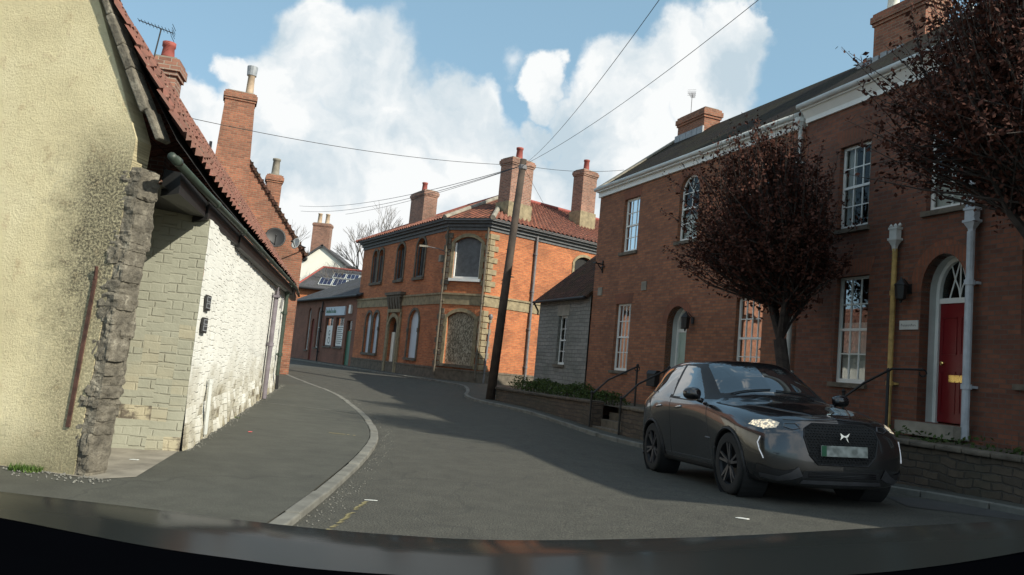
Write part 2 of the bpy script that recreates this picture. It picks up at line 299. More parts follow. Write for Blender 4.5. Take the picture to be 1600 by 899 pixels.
def clay(nm='old clay pantile', c1=(0.22, 0.09, 0.065), c2=(0.13, 0.06, 0.045)):
    m, t, p = newmat(nm); v = uvn(t); f1 = noise(t, v, 1.0, 8, 0.7); f2 = noise(t, v, 16, 4, 0.6)
    b = nd(t, 'ShaderNodeTexBrick'); b.offset = 0; b.inputs['Scale'].default_value = 1; b.inputs['Brick Width'].default_value = 0.24; b.inputs['Row Height'].default_value = 0.22
    b.inputs['Mortar Size'].default_value = 0.0; b.inputs['Color1'].default_value = rgba(c1); b.inputs['Color2'].default_value = rgba(c2); t.links.new(v, b.inputs['Vector'])
    col = mixc(t, ramp(t, f1, [(0.45, (0, 0, 0)), (0.68, (0.75,) * 3)]), b.outputs['Color'], (0.12, 0.085, 0.06))
    col = mixc(t, ramp(t, f2, [(0.64, (0, 0, 0)), (0.72, (0.7,) * 3)]), col, (0.36, 0.34, 0.24))
    t.links.new(col, p.inputs['Base Color']); p.inputs['Roughness'].default_value = 0.92; bump(t, p, f2, 0.01); return m
M['clay'] = clay(); M['clay_red'] = clay('red clay pantile', (0.34, 0.125, 0.08), (0.15, 0.06, 0.045))
def rubble():
    m, t, p = newmat('rubble stone'); v = objn(t); f1 = noise(t, v, 5.5, 7, 0.7); f2 = noise(t, v, 26, 6, 0.7)
    col = ramp(t, f1, [(0.3, (0.07, 0.062, 0.048)), (0.55, (0.20, 0.18, 0.14)), (0.72, (0.42, 0.39, 0.31))])
    col = mixc(t, ramp(t, f2, [(0.52, (0, 0, 0)), (0.68, (0.6,) * 3)]), col, (0.06, 0.055, 0.045))
    t.links.new(col, p.inputs['Base Color']); p.inputs['Roughness'].default_value = 0.95; bump(t, p, f2, 0.03); return m
M['rubble'] = rubble()
def osb():
    m, t, p = newmat('chipboard'); v = uvn(t, (7, 3.2, 1)); vo = nd(t, 'ShaderNodeTexVoronoi'); vo.inputs['Scale'].default_value = 4.5; vo.inputs['Randomness'].default_value = 1; t.links.new(v, vo.inputs['Vector'])
    sp = nd(t, 'ShaderNodeSeparateXYZ'); t.links.new(vo.outputs['Color'], sp.inputs[0])
    col = ramp(t, sp.outputs['X'], [(0.1, (0.10, 0.09, 0.065)), (0.5, (0.24, 0.21, 0.15)), (0.9, (0.42, 0.38, 0.29))])
    t.links.new(col, p.inputs['Base Color']); p.inputs['Roughness'].default_value = 0.9; return m
M['osb'] = osb()
def leafm(name, c1, c2, tl=0.3):
    m, t, p = newmat(name); v = objn(t)
    t.links.new(ramp(t, noise(t, v, 9, 2), [(0.35, c1), (0.65, c2)]), p.inputs['Base Color']); p.inputs['Roughness'].default_value = 0.75; p.inputs['Specular IOR Level'].default_value = .15
    p.inputs['Transmission Weight'].default_value = 0.0; return m
M['leaf_copper'] = leafm('copper purple leaf', (0.040, 0.016, 0.012), (0.095, 0.036, 0.024))
M['leaf_hedge'] = leafm('hedge leaf', (0.03, 0.055, 0.015), (0.06, 0.085, 0.025))
M['grass'] = leafm('grass blade', (0.05, 0.10, 0.02), (0.10, 0.15, 0.04))
# ---------------------------------------------------------------- mesh helpers
class MB:
    def __init__(s): s.v = []; s.f = []
    def add(s, vs, fs):
        o = len(s.v); s.v += [tuple(x) for x in vs]; s.f += [tuple(i + o for i in f) for f in fs]
    def hexa(s, p):  # 8 points: bottom 0-3 ccw, top 4-7
        s.add(p, [(0, 3, 2, 1), (4, 5, 6, 7), (0, 1, 5, 4), (1, 2, 6, 5), (2, 3, 7, 6), (3, 0, 4, 7)])
    def box(s, fr, u0, u1, w0, w1, z0, z1):
        s.hexa([fr(u0, w0, z0), fr(u1, w0, z0), fr(u1, w1, z0), fr(u0, w1, z0), fr(u0, w0, z1), fr(u1, w0, z1), fr(u1, w1, z1), fr(u0, w1, z1)])
    def prism(s, pts, off):  # planar polygon extruded by vector
        n = len(pts); a = [Vector(p) for p in pts]; off = Vector(off); b = [p + off for p in a]
        s.add(a + b, [tuple(range(n)), tuple(range(2 * n - 1, n - 1, -1))] + [(i, i + n, (i + 1) % n + n, (i + 1) % n) for i in range(n)])
    def tube(s, pts, r, n=8, cap=True):
        pts = [Vector(p) for p in pts]; rs = r if isinstance(r, (list, tuple)) else [r] * len(pts); rings = []
        for i, p in enumerate(pts):
            d = (pts[min(i + 1, len(pts) - 1)] - pts[max(i - 1, 0)]).normalized()
            a = Vector((0, 0, 1)) if abs(d.z) < 0.9 else Vector((1, 0, 0))
            x = d.cross(a).normalized(); y = d.cross(x).normalized()
            rings.append([p + (x * math.cos(k * 2 * math.pi / n) + y * math.sin(k * 2 * math.pi / n)) * rs[i] for k in range(n)])
        vs = [v for r_ in rings for v in r_]; fs = []
        for i in range(len(pts) - 1):
            for k in range(n): fs.append((i * n + k, i * n + (k + 1) % n, (i + 1) * n + (k + 1) % n, (i + 1) * n + k))
        if cap: fs += [tuple(range(n - 1, -1, -1)), tuple((len(pts) - 1) * n + k for k in range(n))]
        s.add(vs, fs)
    def lathe(s, prof, base, axis=(0, 0, 1), n=20, closed=False):
        ax = Vector(axis).normalized(); a = Vector((0, 0, 1)) if abs(ax.z) < 0.9 else Vector((1, 0, 0)); x = ax.cross(a).normalized(); y = ax.cross(x); base = Vector(base)
        vs = []; fs = []
        for (r, h) in prof:
            for k in range(n):
                t = k * 2 * math.pi / n; vs.append(base + ax * h + (x * math.cos(t) + y * math.sin(t)) * r)
        for i in range(len(prof) - 1):
            for k in range(n): fs.append((i * n + k, i * n + (k + 1) % n, (i + 1) * n + (k + 1) % n, (i + 1) * n + k))
        if not closed: fs += [tuple(range(n - 1, -1, -1)), tuple((len(prof) - 1) * n + k for k in range(n))]
        s.add(vs, fs)
    def build(s, name, mat, parent=None, smooth=False, uv=None, fixn=True, bevel=0):
        me = bpy.data.meshes.new(name); me.from_pydata(s.v, [], s.f)
        if fixn:
            bm = bmesh.new(); bm.from_mesh(me); bmesh.ops.recalc_face_normals(bm, faces=bm.faces); bm.to_mesh(me); bm.free()
        me.materials.append(mat)
        l = me.uv_layers.new(name='UVMap'); n = len(me.loops)
        co = np.empty(len(me.vertices) * 3); me.vertices.foreach_get('co', co); co = co.reshape(-1, 3)
        li = np.empty(n, int); me.loops.foreach_get('vertex_index', li)
        nr = np.empty(len(me.polygons) * 3); me.polygons.foreach_get('normal', nr); nr = nr.reshape(-1, 3)
        lt = np.empty(len(me.polygons), int); me.polygons.foreach_get('loop_total', lt); nl = np.repeat(nr, lt, axis=0); P = co[li]
        if uv is not None: UV = uv(P)
        else:
            t = np.cross(np.array([0, 0, 1.0]), nl); ln = np.linalg.norm(t, axis=1); fl = ln < 0.25; ln[ln < 1e-6] = 1; t = t / ln[:, None]; t[fl] = (1, 0, 0)
            b = np.cross(nl, t); UV = np.stack([(P * t).sum(1), (P * b).sum(1)], 1)
        l.data.foreach_set('uv', UV.astype(np.float32).ravel())
        if smooth: me.polygons.foreach_set('use_smooth', [True] * len(me.polygons))
        me.update(); o = bpy.data.objects.new(name, me); C.objects.link(o)
        if parent:
            o.parent = parent; o.matrix_parent_inverse = parent.matrix_world.inverted() if False else Matrix.Identity(4)
            mw = parent_world(parent); me.transform(mw.inverted())
        if bevel:
            bv = o.modifiers.new('b', 'BEVEL'); bv.width = bevel; bv.segments = 2; bv.limit_method = 'ANGLE'
        return o
def parent_world(p):
    m_ = Matrix.LocRotScale(p.location, p.rotation_euler, p.scale)
    return (parent_world(p.parent) @ m_) if p.parent else m_
def thing(name, label, cat, loc=(0, 0, 0), group=None):
    o = bpy.data.objects.new(name, None); C.objects.link(o); o.location = loc; o.empty_display_size = 0.2
    o['label'] = label; o['category'] = cat
    if group: o['group'] = group
    return o
def tag(o, label, cat, group=None, kind=None):
    o['label'] = label; o['category'] = cat
    if group: o['group'] = group
    if kind: o['kind'] = kind
    return o
def struct(o): o['kind'] = 'structure'; return o
def frame(A, d):
    A = Vector((A[0], A[1], 0)); d = Vector((d[0], d[1], 0)).normalized(); n = Vector((d.y, -d.x, 0))
    def fr(u, w_, z): return A + d * u + n * w_ + Vector((0, 0, z))
    fr.A = A; fr.d = d; fr.n = n; return fr
def sstep(a, b, x):
    t = max(0.0, min(1.0, (x - a) / (b - a))); return t * t * (3 - 2 * t)
def gz(x, y):
    p = 0.064 - 0.045 * (y - 8.91) + 0.04 * (x - 3.5)
    p = 0.17 * math.tanh(p / 0.17)
    return p * sstep(0.3, 2.5, x) * (1 - sstep(17, 24, y)) + 0.27 * sstep(24, 33, y)
def arc_pts(ua, ub, zspring, ztop, n=12):
    hw = (ub - ua) / 2; rise = ztop - zspring; cx = (ua + ub) / 2
    if rise >= hw * 0.98: return [(cx - hw * math.cos(math.pi * k / n), zspring + rise * math.sin(math.pi * k / n)) for k in range(n + 1)]
    r = (hw * hw + rise * rise) / (2 * rise); a0 = math.asin(hw / r)
    return [(cx + r * math.sin(-a0 + 2 * a0 * k / n), ztop - r + r * math.cos(-a0 + 2 * a0 * k / n)) for k in range(n + 1)]
def wall(mb, fr, u0, u1, z0, z1, ops=(), depth=0.16, w_=0.0, topf=None):
    """front face with real openings and reveals; ops: (ua, ub, za, zb, rise)"""
    us = sorted({u0, u1} | {o[0] for o in ops} | {o[1] for o in ops}); zs = sorted({z0, z1} | {o[2] for o in ops} | {o[3] for o in ops})
    for i in range(len(us) - 1):
        for j in range(len(zs) - 1):
            cu = (us[i] + us[i + 1]) / 2; cz = (zs[j] + zs[j + 1]) / 2
            if any(o[0] < cu < o[1] and o[2] < cz < o[3] for o in ops): continue
            mb.add([fr(us[i], w_, zs[j]), fr(us[i + 1], w_, zs[j]), fr(us[i + 1], w_, zs[j + 1]), fr(us[i], w_, zs[j + 1])], [(0, 1, 2, 3)])
    for (ua, ub, za, zb, rise) in ops:
        b = w_ - depth
        if rise:
            ap = arc_pts(ua, ub, zb - rise, zb)
            for k in range(len(ap) - 1):
                (a1, h1), (a2, h2) = ap[k], ap[k + 1]
                mb.add([fr(a1, w_, h1), fr(a2, w_, h2), fr(a2, w_, zb), fr(a1, w_, zb)], [(0, 1, 2, 3)])
                mb.add([fr(a1, w_, h1), fr(a2, w_, h2), fr(a2, b, h2), fr(a1, b, h1)], [(0, 1, 2, 3)])
            zt = zb - rise
        else:
            zt = zb; mb.add([fr(ua, w_, zb), fr(ub, w_, zb), fr(ub, b, zb), fr(ua, b, zb)], [(0, 1, 2, 3)])
        for uu in (ua, ub): mb.add([fr(uu, w_, za), fr(uu, w_, zt), fr(uu, b, zt), fr(uu, b, za)], [(0, 1, 2, 3)])
        mb.add([fr(ua, w_, za), fr(ub, w_, za), fr(ub, b, za), fr(ua, b, za)], [(0, 1, 2, 3)])
def opening_poly(fr, ua, ub, za, zb, rise, w_):
    if not rise: return [fr(ua, w_, za), fr(ub, w_, za), fr(ub, w_, zb), fr(ua, w_, zb)]
    ap = arc_pts(ua, ub, zb - rise, zb); return [fr(ua, w_, za), fr(ub, w_, za)] + [fr(a, w_, h) for a, h in reversed(ap)]
def arc_band(mb, fr, ua, ub, za, zb, rise, wd, w0, w1, legs=True):
    """a strip that follows the head (and jambs) of an opening, outside it when wd > 0"""
    ap = arc_pts(ua, ub, zb - rise, zb); ao = arc_pts(ua - wd, ub + wd, zb - rise, zb + wd)
    for k in range(len(ap) - 1):
        q = [(ap[k], ap[k + 1], ao[k + 1], ao[k])][0]
        mb.hexa([fr(x, w0, z) for x, z in q] + [fr(x, w1, z) for x, z in q])
    if legs:
        mb.box(fr, ua - wd, ua, w0, w1, za, zb - rise); mb.box(fr, ub, ub + wd, w0, w1, za, zb - rise)
def sash(parent, fr, ua, ub, za, zb, cols=3, rows=4, rise=0, w_=-0.10, curtain='full', sill=True, framemat=None, label=None, sillmat=None):
    fm = framemat or M['white_paint']; mb = MB(); t = 0.055
    if rise: arc_band(mb, fr, ua + t, ub - t, za, zb - t, rise - t, t, w_ - 0.05, w_)
    else:
        mb.box(fr, ua, ua + t, w_ - 0.05, w_, za, zb); mb.box(fr, ub - t, ub, w_ - 0.05, w_, za, zb); mb.box(fr, ua + t, ub - t, w_ - 0.05, w_, zb - t, zb)
    mb.box(fr, ua + t, ub - t, w_ - 0.05, w_ + 0.01, za, za + 0.08)
    zm = (za + zb) / 2; mb.box(fr, ua + t, ub - t, w_ - 0.04, w_ + 0.012, zm - 0.025, zm + 0.025)
    g = 0.011; top = zb - t - (rise * 0.35 if rise else 0)
    for c in range(1, cols):
        u = ua + t + (ub - ua - 2 * t) * c / cols
        mb.box(fr, u - g, u + g, w_ - 0.03, w_ - 0.005, za + 0.08, zm - 0.025); mb.box(fr, u - g, u + g, w_ - 0.03, w_ - 0.005, zm + 0.025, top)
    for r_ in range(1, rows):
        if r_ * 2 == rows: continue
        z = za + 0.08 + (zb - t - za - 0.08) * r_ / rows; mb.box(fr, ua + t, ub - t, w_ - 0.032, w_ - 0.007, z - g, z + g)
    if rise:
        zc = zb - rise; cu = (ua + ub) / 2
        for a in (50, 90, 130):
            e = fr(cu + math.cos(R(a)) * (ub - ua) * 0.42, w_ - 0.02, zc + math.sin(R(a)) * (rise - t)); mb.tube([fr(cu, w_ - 0.02, zc), e], 0.012, 4)
    win = mb.build('window', fm, parent)
    if label: win['label'] = label
    pb = MB(); pb.add(opening_poly(fr, ua + .01, ub - .01, za + .01, zb - .01, rise and rise - .01, w_ - 0.022), [tuple(range(4 if not rise else 15))]); pb.build('pane', M['glass'], win)
    # a shallow dark room and cloth behind the glass
    rb = MB(); rb.box(fr, ua - 0.12, ub + 0.12, w_ - 0.9, w_ - 0.88, za - 0.1, zb + 0.1); rb.build('room', M['dark_room'], win)
    if curtain:
        cb = MB()
        spans = {'full': [(ua, ub, za, zm + 0.15)], 'sides': [(ua, ua + (ub - ua) * .3, za, zb), (ub - (ub - ua) * .3, ub, za, zb)], 'pink': [(ua + (ub - ua) * .25, ua + (ub - ua) * .8, za, zb)], 'half': [(ua, ub, za, za + (zb - za) * .42)]}[curtain]
        for (a, b, c, d_) in spans:
            n = 24; vs = []; fs = []
            for k in range(n + 1):
                u = a + (b - a) * k / n; wv = w_ - 0.12 + 0.018 * math.sin(k * 1.9) + 0.008 * math.sin(k * 4.1); vs += [fr(u, wv, c), fr(u, wv, d_)]
            for k in range(n): fs.append((2 * k, 2 * k + 2, 2 * k + 3, 2 * k + 1))
            cb.add(vs, fs)
        cb.build('curtain', M['pink_reflection'] if curtain == 'pink' else M['curtain'], win, smooth=True)  # the pink span stands for a reflection in the pane
    if sill:
        sb = MB(); sb.box(fr, ua - 0.06, ub + 0.06, -0.10, 0.07, za - 0.09, za - 0.002); sb.build('sill', sillmat or M['darkstone'], win)
    return win
def pipe(parent, fr, u, z0, z1, mat, r=0.045, w_=0.10, name='downpipe', hopper=False, label=None, brackets=3, lean=0.0):
    mb = MB(); mb.tube([fr(u, w_, z0), fr(u + lean, w_, z1)], r, 10)
    for k in range(brackets):
        z = z0 + (z1 - z0) * (k + 0.5) / brackets; uu = u + lean * (k + 0.5) / brackets
        mb.tube([fr(uu, w_, z - 0.04), fr(uu, w_, z + 0.04)], r * 1.35, 10); mb.box(fr, uu - 0.1, uu + 0.1, -0.02, w_ - r * 0.8, z - 0.02, z + 0.02)
    if hopper: mb.lathe([(r * 1.1, 0), (r * 1.2, 0.05), (r * 2.6, 0.22), (r * 2.9, 0.24), (r * 2.9, 0.34), (r * 2.2, 0.34)], fr(u + lean, w_, z1 - 0.1), n=12)
    o = mb.build(name, mat, parent, smooth=False)
    if label: o['label'] = label
    return o
def slab(mb, p, th):  # quad p (4 points) thickened downwards along its normal
    p = [Vector(q) for q in p]; n = (p[1] - p[0]).cross(p[3] - p[0]).normalized()
    if n.z < 0: n = -n
    mb.hexa([q - n * th for q in p] + p)
def chimney(parent, pos, d, lx, ly, z0, z1, mat, pots=((0, 0, 0.5),), potmat=None, cap=True, potr=0.13, stonebase=0, taper=0.0, label=None, capmat=None):
    fr = frame(pos, d); mb = MB(); bx, by = lx / 2, ly / 2
    def bx_(a, b, c0, c1, m_=mb): m_.box(fr, -bx - a, bx + a, -by - a, by + a, c0, c1)
    mb.hexa([fr(-bx - taper, -by - taper, z0), fr(bx + taper, -by - taper, z0), fr(bx + taper, by + taper, z0), fr(-bx - taper, by + taper, z0), fr(-bx, -by, z1 - .32), fr(bx, -by, z1 - .32), fr(bx, by, z1 - .32), fr(-bx, by, z1 - .32)])
    bx_(0.035, 0, z1 - 0.32, z1 - 0.24); bx_(0.07, 0, z1 - 0.24, z1 - 0.08); bx_(0.03, 0, z1 - 0.08, z1)
    o = mb.build('chimney', mat, parent)
    if label: o['label'] = label
    cm = MB(); cm.box(fr, -bx + .04, bx - .04, -by + .04, by - .04, z1, z1 + 0.05); cm.build('mortar_cap', capmat or M['concrete'], o)
    if stonebase:
        sb = MB(); sb.box(fr, -bx - .06, bx + .06, -by - .06, by + .06, z0, z0 + stonebase); sb.build('stone_base', M['bathstone'], o)
    for (a, b, h) in pots:
        pb = MB(); pb.lathe([(potr * 1.1, 0), (potr * 1.0, 0.08), (potr * .85, h - .1), (potr * 1.02, h - .08), (potr * 1.02, h), (potr * .7, h), (potr * .65, h - .25)], fr(a, b, z1 + 0.03), n=14)
        pb.build('chimney_pot', potmat or M['pot'], o, smooth=True)
    return o
# ---------------------------------------------------------------- ground, road, pavements
KL = [(-1.48, -6), (-1.49, 2), (-1.5, 5.6), (-1.53, 7), (-1.65, 9.4), (-1.94, 11.8), (-2.73, 15.1), (-3.6, 18.0), (-4.5, 20.8), (-5.8, 24.2), (-7.3, 27.2), (-9.6, 31.5), (-12.5, 36.5), (-17, 44.5), (-24, 57), (-32, 72)]
def catmull(P, k=6):
    P = [Vector((p[0], p[1], 0)) for p in P]; out = []
    for i in range(len(P) - 1):
        a = P[max(i - 1, 0)]; b = P[i]; c_ = P[i + 1]; d = P[min(i + 2, len(P) - 1)]
        for j in range(k):
            t = j / k; q = 0.5 * ((2 * b) + (-a + c_) * t + (2 * a - 5 * b + 4 * c_ - d) * t * t + (-a + 3 * b - 3 * c_ + d) * t ** 3); out.append((q.x, q.y))
    out.append((P[-1].x, P[-1].y)); return out
def offset(pl, d):
    out = []
    for i, p in enumerate(pl):
        a = Vector(pl[max(i - 1, 0)]); b = Vector(pl[min(i + 1, len(pl) - 1)]); t = (b - a).normalized(); n = Vector((-t.y, t.x)); out.append((p[0] + n.x * d, p[1] + n.y * d))
    return out
def strip(mb, A, B, zA, zB=None, n=1):
    zB = zA if zB is None else zB; vs = []; fs = []
    for (a, b) in zip(A, B):
        for k in range(n + 1):
            t = k / n; x = a[0] + (b[0] - a[0]) * t; y = a[1] + (b[1] - a[1]) * t; vs.append((x, y, gz(x, y) + zA + (zB - zA) * t))
    for i in range(len(A) - 1):
        for k in range(n):
            q = i * (n + 1) + k; fs.append((q, q + 1, q + n + 2, q + n + 1))
    mb.add(vs, fs)
g = MB(); g.add([(-600, -600, -0.32), (600, -600, -0.32), (600, 1200, -0.32), (-600, 1200, -0.32)], [(0, 1, 2, 3)]); struct(g.build('ground', M['ground']))
rd = MB(); xs = np.arange(-46, 14.01, 0.5); ys = np.arange(-12, 90.01, 0.5); vs = [(x, y, gz(x, y)) for y in ys for x in xs]; nx = len(xs)
rd.add(vs, [(j * nx + i, j * nx + i + 1, (j + 1) * nx + i + 1, (j + 1) * nx + i) for j in range(len(ys) - 1) for i in range(nx - 1)])
struct(rd.build('road', M['road'], smooth=True, fixn=False))
KL = [(x + .13 * (1 - sstep(20, 28, y)), y) for x, y in KL]
klp = catmull(KL)
WL = [(-3.3 - 0.0, -6), (-3.3, 2), (-3.3, 6), (-3.3, 8.14)]
pv = MB(); far = [(p[0] - (7 if p[1] < 24 else 3.0), p[1] + 0.6) for p in klp]
strip(pv, offset(klp, 0.13), far, 0.045, n=8); struct(pv.build('pavement', M['pave'], smooth=True))
def kerbs(pl, side, name, top=0.09, wd=0.13, L=0.9):
    # dense polyline resampled to kerb stones with small joints
    pts = [Vector(p) for p in pl]; acc = [0]
    for i in range(1, len(pts)): acc.append(acc[-1] + (pts[i] - pts[i - 1]).length)
    def P(s):
        s = max(0, min(acc[-1] - 1e-4, s))
        for i in range(1, len(acc)):
            if acc[i] >= s:
                t = (s - acc[i - 1]) / (acc[i] - acc[i - 1]); return pts[i - 1].lerp(pts[i], t), (pts[i] - pts[i - 1]).normalized()
    mb = MB(); s = 0
    while s < acc[-1] - L:
        a, ta = P(s + 0.010); b, tb = P(s + L - 0.010); na = Vector((-ta.y, ta.x)) * side; nb = Vector((-tb.y, tb.x)) * side; j = random.uniform(-0.008, 0.008)
        q = [a, b, b + nb * wd, a + na * wd]; mb.hexa([(p.x, p.y, gz(p.x, p.y) - 0.1) for p in q] + [(p.x, p.y, gz(p.x, p.y) + top + j) for p in q]); s += L
    return struct(mb.build(name, M['kerb'], bevel=0.012))
kerbs(klp, 1, 'kerb', top=.05, wd=.12)
# right side: kerb line along the far building, past the pole and along the low garden wall
def LW(y, off=0.0):   # garden wall face; off > 0 is towards the road
    return (-0.2 + 0.397 * (24.8 - y) - off * 0.93, y - off * 0.37)
KR = [(-30, 79), (-22.6, 66), (-16.9, 56), (-12.2, 48), (-9.0, 42.5), (-6.1, 37.5), (-3.9, 33.6), (-2.6, 31.9), (-1.6, 30.4), (-1.3, 28), (-1.25, 26), LW(24.0, 0.7), LW(20, 0.6), LW(16.5, 0.6), LW(13, 0.5), LW(10, 0.45), LW(7, 0.45), LW(2, 0.45), LW(-6, 0.45)]
krp = catmull(KR)
kerbs(krp, 1, 'kerb', top=0.08)
pr = MB(); inn = []
for p in krp:
    if p[1] > 34: inn.append((p[0] + 2.6, p[1] + 1.5))
    elif p[1] > 24.5: inn.append((p[0] + 9, p[1] + 4))
    else: inn.append((p[0] + 1.2, p[1] + .4))
strip(pr, offset(krp, 0.12), inn, 0.075, n=6); struct(pr.build('pavement', M['pave'], smooth=True))
# garden terrace behind the low wall
topz = lambda y: .50 + .17 * (1 - sstep(12, 16, y)) - .06 * sstep(18, 24, y)
tr_ = MB(); ga = [LW(y, -0.3) for y in np.linspace(25.2, -6, 40)]; gb = [(p[0] + 5.5, p[1] + 2.0) for p in ga]
vs = []; fs = []
for i, (a, b) in enumerate(zip(ga, gb)):
    h = topz(a[1]) - .01; vs += [(a[0], a[1], h), (b[0], b[1], h + 0.08)]
for i in range(39): fs.append((2 * i, 2 * i + 1, 2 * i + 3, 2 * i + 2))
tr_.add(vs, fs); struct(tr_.build('terrace_ground', M['earth']))
# markings, painted shade patch and seam lines on the road
def decal(name, poly, mat, dz=0.004):
    mb = MB(); mb.add([(x, y, gz(x, y) + dz) for x, y in poly], [tuple(range(len(poly)))]); return struct(mb.build(name, mat))
mk = MB()
for k in range(26):
    a = k / 26.0; x = -1.13 + 0.06 * a + random.uniform(-.01, .01); y = 5.35 + 1.25 * a
    if random.random() < 0.8: mk.add([(x, y, .005), (x + random.uniform(.01, .03), y + .004, .005), (x + .045, y + .04, .005), (x + .008, y + .045, .005)], [(0, 1, 2, 3)])
struct(mk.build('worn_yellow_line', M['yellow_line']))
mk = MB()
for k in range(14):
    a = k / 14.0; x = -2.45 + 0.42 * a; y = 11.15 - 0.05 * a
    if random.random() < .8: mk.add([(x, y, .050), (x + .03, y, .050), (x + .035, y + .05, .050), (x, y + .06, .050)], [(0, 1, 2, 3)])
struct(mk.build('worn_yellow_mark', M['yellow_line']))
seam = MB()
sa = [(-4.9 + 2.15 * k / 10, 15.6 - .5 * k / 10) for k in range(11)]
strip(seam, sa, [(x, y + .05) for x, y in sa], 0.0495); struct(seam.build('pavement_joint', M['kerb']))
pt = [(5.05, 9.45), (5.25, 9.9), (4.6, 10.0)]
poly = [g_ for g_ in [(4.55, 8.6), (5.7, 8.0), (6.0, 8.7), (5.2, 9.5), (4.75, 9.45)]]
mb = MB(); mb.add([(x, y, gz(x, y) + .006) for x, y in poly], [tuple(range(5))]); struct(mb.build('shade_patch', M['road_shade']))  # patch of shadow on the road, put in as a separately coloured polygon
# litter: small pale scraps
def scrap(name, x, y, z, l, w2, a, label, mat):
    mb = MB(); c_, s_ = math.cos(a), math.sin(a)
    q = [(-l, -w2), (l * .6, -w2 * 1.2), (l, w2 * .3), (-l * .3, w2)]
    mb.prism([(x + p * c_ - q_ * s_, y + p * s_ + q_ * c_, z) for p, q_ in q], (0, 0, 0.006)); return tag(mb.build(name, mat), label, 'litter')
scrap('litter', 2.22, 6.95, gz(2.22, 6.95) + .004, .06, .016, -.3, 'pale scrap of litter on the sunlit road in front of the car', M['white_paint'])
scrap('litter', -1.02, 6.65, .006, .055, .004, .1, 'thin pale twig lying in the gutter by the kerb', M['grey_paint'])
scrap('litter', -3.28, 10.35, .053, .03, .02, .5, 'small red and white scrap on the pavement by the white wall', plain('red scrap', (.6, .1, .1), .6))
scrap('litter', -3.35, 6.9 + .4, .053, .04, .012, .2, 'pale flat scrap on the pavement near the passage', M['grey_paint'])
# ---------------------------------------------------------------- cottage on the left (yellow gable, white painted side)
def pantile_roof(name, parent, eave, ridge, mat, tw=0.24, th=0.23, wave=0.020, lift=0.020, sag=0.03):
    """real wavy, stepped pantiles between an eave polyline and a ridge polyline"""
    def samp(pl):
        P = [Vector(p) for p in pl]; acc = [0]
        for i in range(1, len(P)): acc.append(acc[-1] + (P[i] - P[i - 1]).length)
        def f(t):
            s = t * acc[-1]
            for i in range(1, len(acc)):
                if acc[i] >= s - 1e-6: return P[i - 1].lerp(P[i], (s - acc[i - 1]) / (acc[i] - acc[i - 1]))
            return P[-1]
        return f, acc[-1]
    fe, Le = samp(eave); fr_, Lr = samp(ridge); nc = int(Le / tw); q = 6
    slope = (fr_(0.5) - fe(0.5)).length; nr_ = int(slope / th); rows = []
    for r_ in range(nr_): rows += [((r_ + 0.0) / nr_, 0), ((r_ + 0.97) / nr_, 1)]
    up = (fr_(0.5) - fe(0.5)).normalized(); al = (fe(1) - fe(0)).normalized(); n = al.cross(up).normalized()
    if n.z < 0: n = -n
    jit = {}
    vs = []
    for (s, hi) in rows:
        rr = int(s * nr_ + 0.01)
        for c_ in range(nc * q + 1):
            t = c_ / (nc * q); p = fe(t).lerp(fr_(t), s); k = (c_ // q, rr)
            if k not in jit: jit[k] = (random.uniform(-.006, .010), random.uniform(-.012, .012))
            ph = (c_ % q) / q * 2 * math.pi; h = wave * (math.sin(ph) + 0.35 * math.sin(2 * ph)) + (lift if hi == 0 else 0) + jit[k][0] + sag * math.sin(t * 9 + s * 2) * math.sin(math.pi * s) - sag * 1.2 * math.sin(math.pi * s)
            p = p + n * h + up * (jit[k][1] if hi == 0 else 0); vs.append(p)
    W_ = nc * q + 1; mb = MB(); mb.add(vs, [(j * W_ + i, j * W_ + i + 1, (j + 1) * W_ + i + 1, (j + 1) * W_ + i) for j in range(len(rows) - 1) for i in range(W_ - 1)])
    return mb.build(name, mat, parent, fixn=False)
cot = thing('cottage', 'old cottage with yellow roughcast gable, white painted brick side and steep red pantile roof', 'cottage', (-5.5, 10, 0.1))
FG = frame((-9.02, 7.35), (0.984, -0.177))
prof = [(5.86, 2.84), (5.03, 4.66), (4.9, 4.72), (0, 3.5)]
mb = MB(); front = [FG(0, 0, -.2), FG(5.72, 0, -.2)] + [FG(u, 0, z) for u, z in prof]
mb.prism(front, FG.n * -0.2)
mb.build('gable_wall', M['roughcast'], cot, uv=lambda P: np.stack([(P - np.array(FG.A)) @ np.array(FG.d) - 5.78, P[:, 2]], 1))
# corner of rough stones
def stone(mb, c, half, d, n, seed, e=0.55, amp=0.10):
    rnd = random.Random(seed); k = 5; d = Vector(d); n = Vector(n); up = Vector((0, 0, 1)); idx = {}; vs = []; fs = []
    ph = [rnd.uniform(0, 6) for _ in range(6)]
    def V(p):
        key = tuple(round(x, 4) for x in p)
        if key in idx: return idx[key]
        v = Vector(p); L = (abs(v.x) ** 10 + abs(v.y) ** 10 + abs(v.z) ** 10) ** (1 / 10.0); v = v / L
        f = 1 + amp * (math.sin(3 * v.x + ph[0] + 2 * v.z) + math.sin(4 * v.y + ph[1]) + math.sin(5 * v.z + ph[2] + 2 * v.x)) * 0.6 + rnd.uniform(-.06, .06)
        q = c + d * v.x * half[0] * f + n * v.y * half[1] * f + up * v.z * half[2] * (1 + (f - 1) * .6)
        idx[key] = len(vs); vs.append(q); return idx[key]
    for ax in range(3):
        for sgn in (-1, 1):
            for i in range(k):
                for j in range(k):
                    cs = []
                    for (a, b) in ((i, j), (i + 1, j), (i + 1, j + 1), (i, j + 1)):
                        p = [0, 0, 0]; p[ax] = sgn; p[(ax + 1) % 3] = -1 + 2 * a / k; p[(ax + 2) % 3] = -1 + 2 * b / k; cs.append(V(p))
                    fs.append(tuple(cs))
    mb.add(vs, fs)
mb = MB(); z = -0.05; i = 0
